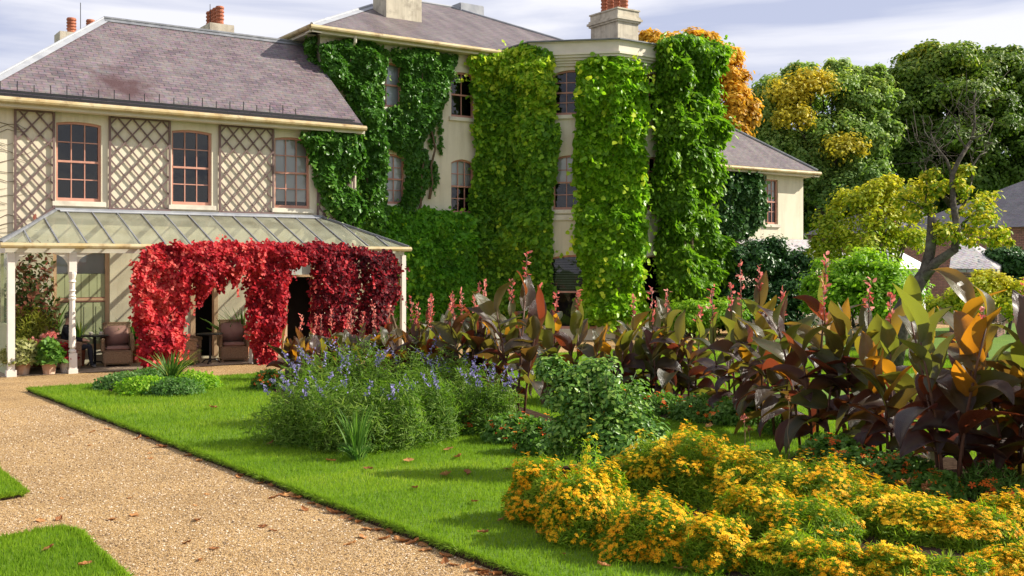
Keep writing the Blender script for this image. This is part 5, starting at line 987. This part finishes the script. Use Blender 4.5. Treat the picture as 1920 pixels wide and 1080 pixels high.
# ------------------------------------------------------------ outbuildings
def outb(name, label, x0, x1, y0, y1, ze, zr, wallm, roofm, hip=True):
    o = thing(name, label, 'outbuilding', ((x0+x1)/2, (y0+y1)/2, 0)); mb = MB(); t = (y1-y0)/2
    for P, Q in (((x0, y0), (x1, y0)), ((x1, y0), (x1, y1)), ((x1, y1), (x0, y1)), ((x0, y1), (x0, y0))): mb.add([(*P, 0), (*Q, 0), (*Q, ze), (*P, ze)], [(0, 1, 2, 3)])
    mb.build('wall', M[wallm], o); mb = MB(); e_ = .3; h = t if hip else 0; v = [(x0-e_, y0-e_, ze-.05), (x1+e_, y0-e_, ze-.05), (x1+e_, y1+e_, ze-.05), (x0-e_, y1+e_, ze-.05), (x0+h, (y0+y1)/2, zr), (x1-h, (y0+y1)/2, zr)]
    mb.add(v, [(0, 1, 5, 4), (1, 2, 5), (2, 3, 4, 5), (3, 0, 4), (3, 2, 1, 0)]); r = mb.build('roof', M[roofm], o)
    mb = MB()
    for a, b in ((0, 4), (4, 5), (1, 5)): mb.tube([Vector(v[a])+Vector((0, 0, .03)), Vector(v[b])+Vector((0, 0, .03))], .09, 6)
    mb.build('ridge_tiles', M['pot'], r)
    mb = MB(); mb.bar((x0-e_, y0-e_-.06, ze-.06), (x1+e_, y0-e_-.06, ze-.06), .12, .12); mb.build('gutter', M['dark'], o)
    return o
a = GD(1655, 52); b = GD(1960, 44); outb('outbuilding', 'long brick outbuilding with a dark slate hipped roof behind the old tree', a[0], a[0]+17, a[1]-10, a[1]-1, 4.1, 6.7, 'slate5', 'slate3')
a = GD(1515, 62); outb('outbuilding', 'small brick outbuilding showing a low slate roof beside the house end', a[0], a[0]+8, a[1]-6, a[1], 4.2, 5.9, 'slate5', 'slate3')
o = thing('glasshouse', 'low building with a pale slate lean to roof behind the old tree', 'outbuilding', GD(1800, 38)); mb = MB()
p = [D(1790, 432, 38), D(1885, 490, 36.5), D(1870, 505, 34.5), D(1780, 503, 35)]
mb.add([tuple(q) for q in p]+[(q[0], q[1], q[2]-.12) for q in p], [(0, 1, 2, 3), (4, 5, 6, 7), (0, 1, 5, 4), (1, 2, 6, 5), (2, 3, 7, 6), (3, 0, 4, 7)]); mb.build('roof', M['slate4'], o); mb = MB()
a, b, c2, d2 = p; mb.add([(d2[0], d2[1], 0), (c2[0], c2[1], 0), (c2[0], c2[1], c2[2]-.13), (d2[0], d2[1], d2[2]-.13), (b[0], b[1], 0), (b[0], b[1], b[2]-.13), (a[0], a[1], 0), (a[0], a[1], a[2]-.13)], [(0, 1, 2, 3), (1, 4, 5, 2), (6, 0, 3, 7)]); mb.build('wall', M['slate5'], o)
o = thing('garden_tent', 'white tent glimpsed through the yellow tree', 'tent', GD(1668, 44)); x_, y_ = GD(1668, 44)[:2]; mb = MB(); mb.box(x_-1.0, y_-1., 0, x_+1.0, y_+1., 2.3); mb.add([(x_-1.2, y_-1.2, 2.25), (x_+1.2, y_-1.2, 2.25), (x_+1.2, y_+1.2, 2.25), (x_-1.2, y_+1.2, 2.25), (x_, y_, 3.2)], [(0, 1, 4), (1, 2, 4), (2, 3, 4), (3, 0, 4)]); mb.build('canopy', surf('white_canvas', (.75, .75, .74), (.8, .8, .8), 2), o)

# ------------------------------------------------------------ veranda furniture and pots
o = sheet('veranda_floor', [(4.0, 24.9), (13.9, 24.9), (13.9, 27), (4.0, 27)], .012, M['paving'])
def chair(label, loc, rz, cushions=True):
    o = thing('wicker_armchair', label, 'armchair', loc, rz, group='wicker armchairs on the veranda'); W = .33; mb = MB()
    mb.box(-W, -.32, .06, W, .30, .38); mb.build('seat_base', M['wicker'], o, bevel=.03, local=True)
    mb = MB(); mb.hexa([(-W, .22, .30), (W, .22, .30), (W, .30, .30), (-W, .30, .30)], [(-W+.02, .40, .98), (W-.02, .40, .98), (W-.02, .47, .98), (-W+.02, .47, .98)]); mb.tube([(-W+.01, .43, .98), (W-.01, .43, .98)], .04, 8); mb.build('backrest', M['wicker'], o, bevel=.02, local=True)
    for s in (-1, 1):
        mb = MB(); mb.hexa([(s*W-.04, -.32, .36), (s*W+.04, -.32, .36), (s*W+.04, .34, .36), (s*W-.04, .34, .36)], [(s*W-.04, -.32, .58), (s*W+.04, -.32, .58), (s*W+.04, .38, .70), (s*W-.04, .38, .70)]); mb.tube([(s*W, -.34, .59), (s*W, 0, .65), (s*W, .36, .72)], .05, 8); mb.build('armrest', M['wicker'], o, bevel=.02, local=True)
    for sx_ in (-1, 1):
        for y_ in (-.27, .25): mb = MB(); mb.tube([(sx_*.28, y_, .07), (sx_*.28, y_, 0)], [.028, .02], 8); mb.build('leg', M['wicker'], o, local=True)
    mb = MB(); mb.box(-.27, -.30, .382, .27, .22, .47); mb.build('seat_cushion', M['cushion'], o, smooth=True, bevel=.035, local=True)
    mb = MB(); mb.hexa([(-.27, .14, .475), (.27, .14, .475), (.27, .25, .475), (-.27, .25, .475)], [(-.26, .28, .93), (.26, .28, .93), (.26, .38, .93), (-.26, .38, .93)]); mb.build('back_cushion', M['cushion'], o, smooth=True, bevel=.04, local=True); return o
def put(u, v, z=.012): return tuple(G(u, v, z))
p = put(222, 686); chair('wicker armchair between the round table and the scarlet creeper pillar', (p[0], p[1]+.1, .012), R(-12))
p = put(440, 677); chair('wicker armchair right of the dark doorway, facing the garden', (p[0], p[1]+.1, .012), R(-14))
p = put(358, 683); chair('wicker armchair half hidden behind the scarlet pillar, turned to the right', (p[0]-.1, p[1]+.1, .012), R(62))
def table(label, loc, cups):
    o = thing('bistro_table', label, 'table', loc, group='round tables on the veranda'); mb = MB(); mb.lathe((0, 0, 0), [(.02, .70), (.31, .70), (.32, .715), (.31, .73), (.02, .732)], 20); mb.build('tabletop', M['iron'], o, local=True)
    mb = MB(); mb.tube([(0, 0, .03), (0, 0, .70)], .03, 8); mb.build('pedestal', M['iron'], o, local=True)
    for k in range(3): a = k*2.094; mb = MB(); mb.tube([(0, 0, .10), (.14*math.cos(a), .14*math.sin(a), .09), (.26*math.cos(a), .26*math.sin(a), .0)], .018, 6); mb.build('leg', M['iron'], o, local=True)
p = put(178, 686); table('dark round table set with white cups beside the seated person', p, 1); tp = np.array(p)+np.array([0, 0, .733])
for i, (dx, dy, lb) in enumerate(((-.10, .0, 'white teacup on the round table, left of the teapot'), (.12, -.06, 'white teacup on the round table, right side'))):
    o = thing('teacup', lb, 'cup', (tp[0]+dx, tp[1]+dy, tp[2])); mb = MB(); mb.lathe((0, 0, 0), [(.02, .012), (.032, .02), (.042, .055), (.045, .075), (.04, .075), (.03, .03)], 12); mb.build('bowl', M['white'], o, smooth=True, local=True); mb = MB(); mb.lathe((0, 0, 0), [(.02, 0), (.07, .008), (.072, .012), (.02, .010)], 14); mb.build('saucer', M['white'], o, local=True)
    mb = MB(); mb.tube([(.042, 0, .06), (.065, 0, .05), (.06, 0, .03), (.036, 0, .026)], .005, 5); mb.build('handle', M['white'], o, local=True)
p = put(394, 681); table('dark round table beside the open doorway', p, 0)
def pot(c, r, h, mat, name, label, shape=1):
    o = thing(name, label, 'flower pot', c); mb = MB(); mb.lathe((0, 0, 0), [(r*.68, 0), (r*.72, .02), (r*.95, h*.80), (r*1.06, h*.81), (r*1.08, h), (r*.95, h), (r*.9, h*.86)], 18); mb.build('pot', M[mat], o, smooth=False, local=True)
    mb = MB(); mb.lathe((0, 0, 0), [(.001, h*.87), (r*.92, h*.872)], 14, cap=False); mb.build('compost', M['soil'], o, local=True); return o
c = put(41, 703, 0); pot(c, .20, .30, 'terra', 'terracotta_pot', 'large terracotta pot with pale rim by the left corner post')
bush('variegated_plant', 'pale variegated bush growing in the large terracotta pot', 'plant', (c[0], c[1], .27), .42, .38, .52, 1500, M['varieg'], .10, 'oval', 601, nst=8, low=-.1)
c = put(92, 702, 0); pot(c, .165, .27, 'terra', 'terracotta_pot', 'smaller terracotta pot below the salmon flowers')
o = bush('geranium', 'salmon pink geranium in the smaller terracotta pot', 'geranium', (c[0], c[1], .25), .29, .28, .46, 1100, M['bedding'], .10, 'ivy', 602, nst=8)
rs = np.random.RandomState(3)
for (u, v) in ((62, 640), (85, 632), (98, 627), (82, 674), (88, 658), (107, 667), (101, 676), (75, 644), (98, 652)):
    q = D(u, v, 23.5); Pf = q+rs.randn(70, 3)*np.array([.04, .04, .03]); leaves('flower_head', M['pinkflower'], o, Pf, rs.randn(70, 3)+np.array([0, -.5, .8]), rs.randn(70, 3), .05+.02*rs.rand(70), 'star', rs=rs)
c = put(72, 690, 0); pot((c[0], c[1]+.25, 0), .15, .30, 'pot', 'dark_clay_pot', 'dark red clay pot standing behind the two terracotta pots')
c = put(123, 699, 0); pot((c[0], c[1]+.0, 0), .14, .34, 'white', 'white_pot', 'white planter just left of the turned veranda post')
bush('begonia', 'crimson begonia spilling from the white planter', 'begonia', (c[0], c[1]+.0, .30), .24, .24, .34, 700, M['red'], .08, 'oval', 603, nst=5, low=-.4)
bush('potted_shrub', 'rust and green flowering shrub trained up the veranda wall at the left end', 'shrub', (4.85, 26.4, .3), .62, .45, 2.3, 3400, M['olean'], .12, 'oval', 604, rough=.5, nst=16, stemmat='vine_stem', shell=.8)
bush('potted_fern', 'yellow green feathery foliage behind the variegated plant', 'fern', (4.75, 25.9, .2), .5, .4, 1.15, 2200, M['yfern'], .15, 'strip', 605, rough=.4)
straps('ginger_lily', 'tall dark green strappy plant behind the geranium', 'plant', tuple(GD(94, 25.2, .25)), 1.3, 40, M['bedding'], 606, .11, .28)
c = GD(94, 25.2, 0); pot(tuple(c), .18, .30, 'pot', 'dark_clay_pot', 'dark red clay pot under the tall strappy plant')
straps('croton', 'small plant with yellow edged leaves right of the turned post', 'plant', tuple(GD(149, 25.3, .55)), .6, 16, M['strap'], 607, .07, .4)
c = GD(149, 25.3, 0); pot(tuple(c), .15, .56, 'pot', 'dark_clay_pot', 'tall dark pot holding the yellow edged plant')
for i, (u, d, h, lb) in enumerate([(232, 26.1, 1.0, 'fern fronds behind the left wicker armchair'), (208, 26.1, .85, 'leafy potted plant behind the round table'), (455, 27.3, 1.2, 'fern fronds behind the right wicker armchair'), (425, 27.2, .95, 'leafy potted plant beside the doorway frame'), (254, 26.2, .95, 'fern in the gap beside the scarlet pillar')]):
    c = GD(u, d, 0); straps('potted_fern', lb, 'fern', (c[0], c[1], .42), h-.3, 40, M['fern'], 620+i, .07, .8, group='ferns along the veranda wall'); pot(tuple(c), .18, .44, 'pot', 'dark_clay_pot', ['clay pot behind the left armchair', 'clay pot behind the round table', 'clay pot behind the right armchair', 'clay pot beside the doorway frame', 'clay pot in the gap by the scarlet pillar'][i])

# ------------------------------------------------------------ the person
def person():
    hp = np.array([GD(128, 24.6, 0)[0], GD(128, 24.6, 0)[1], .50]); f = np.array([.97, -.24, 0]); l = np.array([.24, .97, 0])
    o = thing('person', 'person in black jacket and dark trousers seated behind the turned veranda post', 'person', (hp[0], hp[1], 0)); V = []; E_ = []; Rr = []
    def v(a, b, c, r, par=None):
        V.append(tuple(hp+f*a+l*b+np.array([0, 0, c]))); Rr.append(r)
        if par is not None: E_.append((par, len(V)-1))
        return len(V)-1
    pel = v(0, 0, 0, .155); w1 = v(-.06, 0, .16, .145, pel); ch = v(-.07, 0, .36, .165, w1); nk = v(-.03, 0, .50, .07, ch); n2 = v(.0, 0, .57, .055, nk); hd = v(.03, 0, .66, .088, n2); ht = v(.02, 0, .75, .085, hd); v(.125, 0, .655, .016, hd); 
    for s in (-1, 1):
        v(.02, s*.095, .665, .018, hd); sh = v(-.06, s*.17, .44, .075, ch); el = v(.08, s*.23, .20, .052, sh); wr = v(.30, s*.13, .17, .036, el); pm = v(.37, s*.11, .16, .032, wr)
        for k in range(4): a = v(.42+.008*(k in (1, 2)), s*(.14-.02*k), .15, .009, pm); v(.455+.012*(k in (1, 2)), s*(.14-.02*k), .128, .008, a)
        a = v(.38, s*.06, .17, .010, pm); v(.41, s*.045, .155, .009, a)
        hj = v(.06, s*.10, -.02, .10, pel); kn = v(.46, s*.11, .03, .072, hj); cf = v(.48, s*.11, -.15, .062, kn); an = v(.50, s*.11, -.40, .042, cf); v(.60, s*.115, -.455, .036, an); 
    me = bpy.data.meshes.new('body'); me.from_pydata(V, E_, []); t = bpy.data.objects.new('body_tmp', me); COL.objects.link(t); md = t.modifiers.new('s', 'SKIN'); sd = t.modifiers.new('u', 'SUBSURF'); sd.levels = 2; sd.render_levels = 2
    for sv, r in zip(me.skin_vertices[0].data, Rr): sv.radius = (r, r)
    me.skin_vertices[0].data[0].use_root = True
    dg = bpy.context.evaluated_depsgraph_get(); m2 = bpy.data.meshes.new_from_object(t.evaluated_get(dg)); bpy.data.objects.remove(t)
    m2.materials.clear(); m2.name = 'body'; b = link('body', m2, [surf('black_cloth', (.012, .012, .015), (.022, .022, .026), 20, .9), surf('skin', (.50, .28, .20), (.55, .32, .23), 9, .55), surf('navy_trousers', (.02, .022, .03), (.03, .032, .042), 25, .9), surf('shoe', (.05, .045, .04), (.4, .38, .36), 30, .5)], o)
    for p in m2.polygons:
        q = np.array(p.center)+np.array([hp[0], hp[1], 0])-hp; a, z = q@f, q[2]
        p.material_index = 1 if z > .53 or (a > .31 and .08 < z < .3) else (3 if z < -.42 else (2 if z < -.02 or a > .14 and z < .12 else 0)); p.use_smooth = True
    rs = np.random.RandomState(2); n = 900; q = unit(rs.randn(n, 3)); q = q[(q[:, 2] > -.1) & ((q@f < .35) | (q[:, 2] > .6))]; P = hp+f*.02+np.array([0, 0, .70])+q*np.array([.10, .10, .135]); leaves('hair', leafmat('grey_hair', [(.05, .045, .04), (.14, .13, .12)], .05, .6), o, P, q+rs.randn(len(q), 3)*.2, np.array([0, 0, -1])+rs.randn(len(q), 3)*.4, .05+0*P[:, 0], 'strip', rs=rs)
    return o, hp
po, hp = person()
chair('wicker armchair under the seated person, hidden behind the pots', (hp[0]-.03, hp[1], .0), R(76))

# ------------------------------------------------------------ fallen leaves
rs = np.random.RandomState(12); DL = []
for k in range(6):
    V = []; F_ = []; K = 7; W = .28+.1*rs.rand(); bend = rs.uniform(.4, 1.6)
    for i in range(K+1):
        f = i/K; wd_ = W*math.sin(math.pi*(.04+.96*f)**.8)*(1+.25*math.sin(i*2.4+k)) if i < K else .01
        for s in (-1, 0, 1): V.append(((f-.5), s*wd_, .10*bend*(f-.4)**2+abs(s)*(.12*bend*(.4+f*.6))+.03*math.sin(i*2+s+k)+.02))
    F_ = [(i*3+x, i*3+x+1, i*3+4+x, i*3+3+x) for i in range(K) for x in range(2)]; V += [(-.5, -.012, .03), (-.5, .012, .03), (-.75, 0, .04)]; n = len(V); F_.append((n-3, n-2, n-1))
    me = bpy.data.meshes.new('fallen_leaf'); me.from_pydata(V, [], F_); me.update(); me.attributes.new('rnd', 'FLOAT', 'POINT').data.foreach_set('value', np.full(n, (k+.5)/6, np.float32)); me.materials.append(M['dry']); DL.append(me)
def fallen(u, v, z, px, label, group):
    c = G(u, v, z); d = (CAMH-z)*FPX/(v-HOR); o = bpy.data.objects.new('fallen_leaf', DL[rs.randint(6)]); COL.objects.link(o); s = px*d/FPX; o.location = (c[0], c[1], z+.004); o.rotation_euler = (rs.uniform(-.3, .3), rs.uniform(-.3, .3), rs.rand()*6.28); o.scale = (s, s, s*1.2); tag(o, label, 'leaf', group)
for i in range(46):     # along the cut lawn edge
    f = rs.rand()**.8; u = 190+f*770+rs.randn()*3; v = 768+(u-160)*.392+6+abs(rs.randn())*9; fallen(u, min(v, 1078), 0, 12+14*f+rs.rand()*8, 'dry russet leaf lying on the gravel against the cut lawn edge', 'fallen leaves along the lawn edge')
for i in range(40):
    u = rs.uniform(20, 700); v = rs.uniform(760, 1075)
    if v > 800+(u-215)*.39 and not (u < 60 and 880 < v < 960) and not (u < 230 and v > 985): fallen(u, v, 0, 8+rs.rand()*10+8*(v > 950), 'small dry leaf scattered on the open gravel path', 'fallen leaves on the gravel')
for i, (u, v) in enumerate([(836, 892), (778, 916), (508, 832), (645, 843), (620, 865), (840, 843), (766, 864), (890, 942), (940, 976), (1058, 1040), (1132, 1062), (1100, 1010), (1275, 1068), (1290, 1062), (876, 888), (560, 800), (400, 765), (690, 880), (860, 858), (950, 880), (1185, 1030), (1230, 1035), (1215, 1022), (1010, 1000), (985, 975), (160, 1060), (90, 1030), (1330, 800), (1500, 800), (905, 1000)]):
    fallen(u, v, LZ+.02 if u > 200 else .07, 36 if i == 0 else 13+rs.rand()*13, 'large curled pale leaf on the open lawn' if i == 0 else ('fallen leaf lying on the mown grass' if u > 200 else 'fallen leaf on the side lawn'), None if i == 0 else ('fallen leaves on the lawn' if u > 200 else 'fallen leaves on the side lawn'))
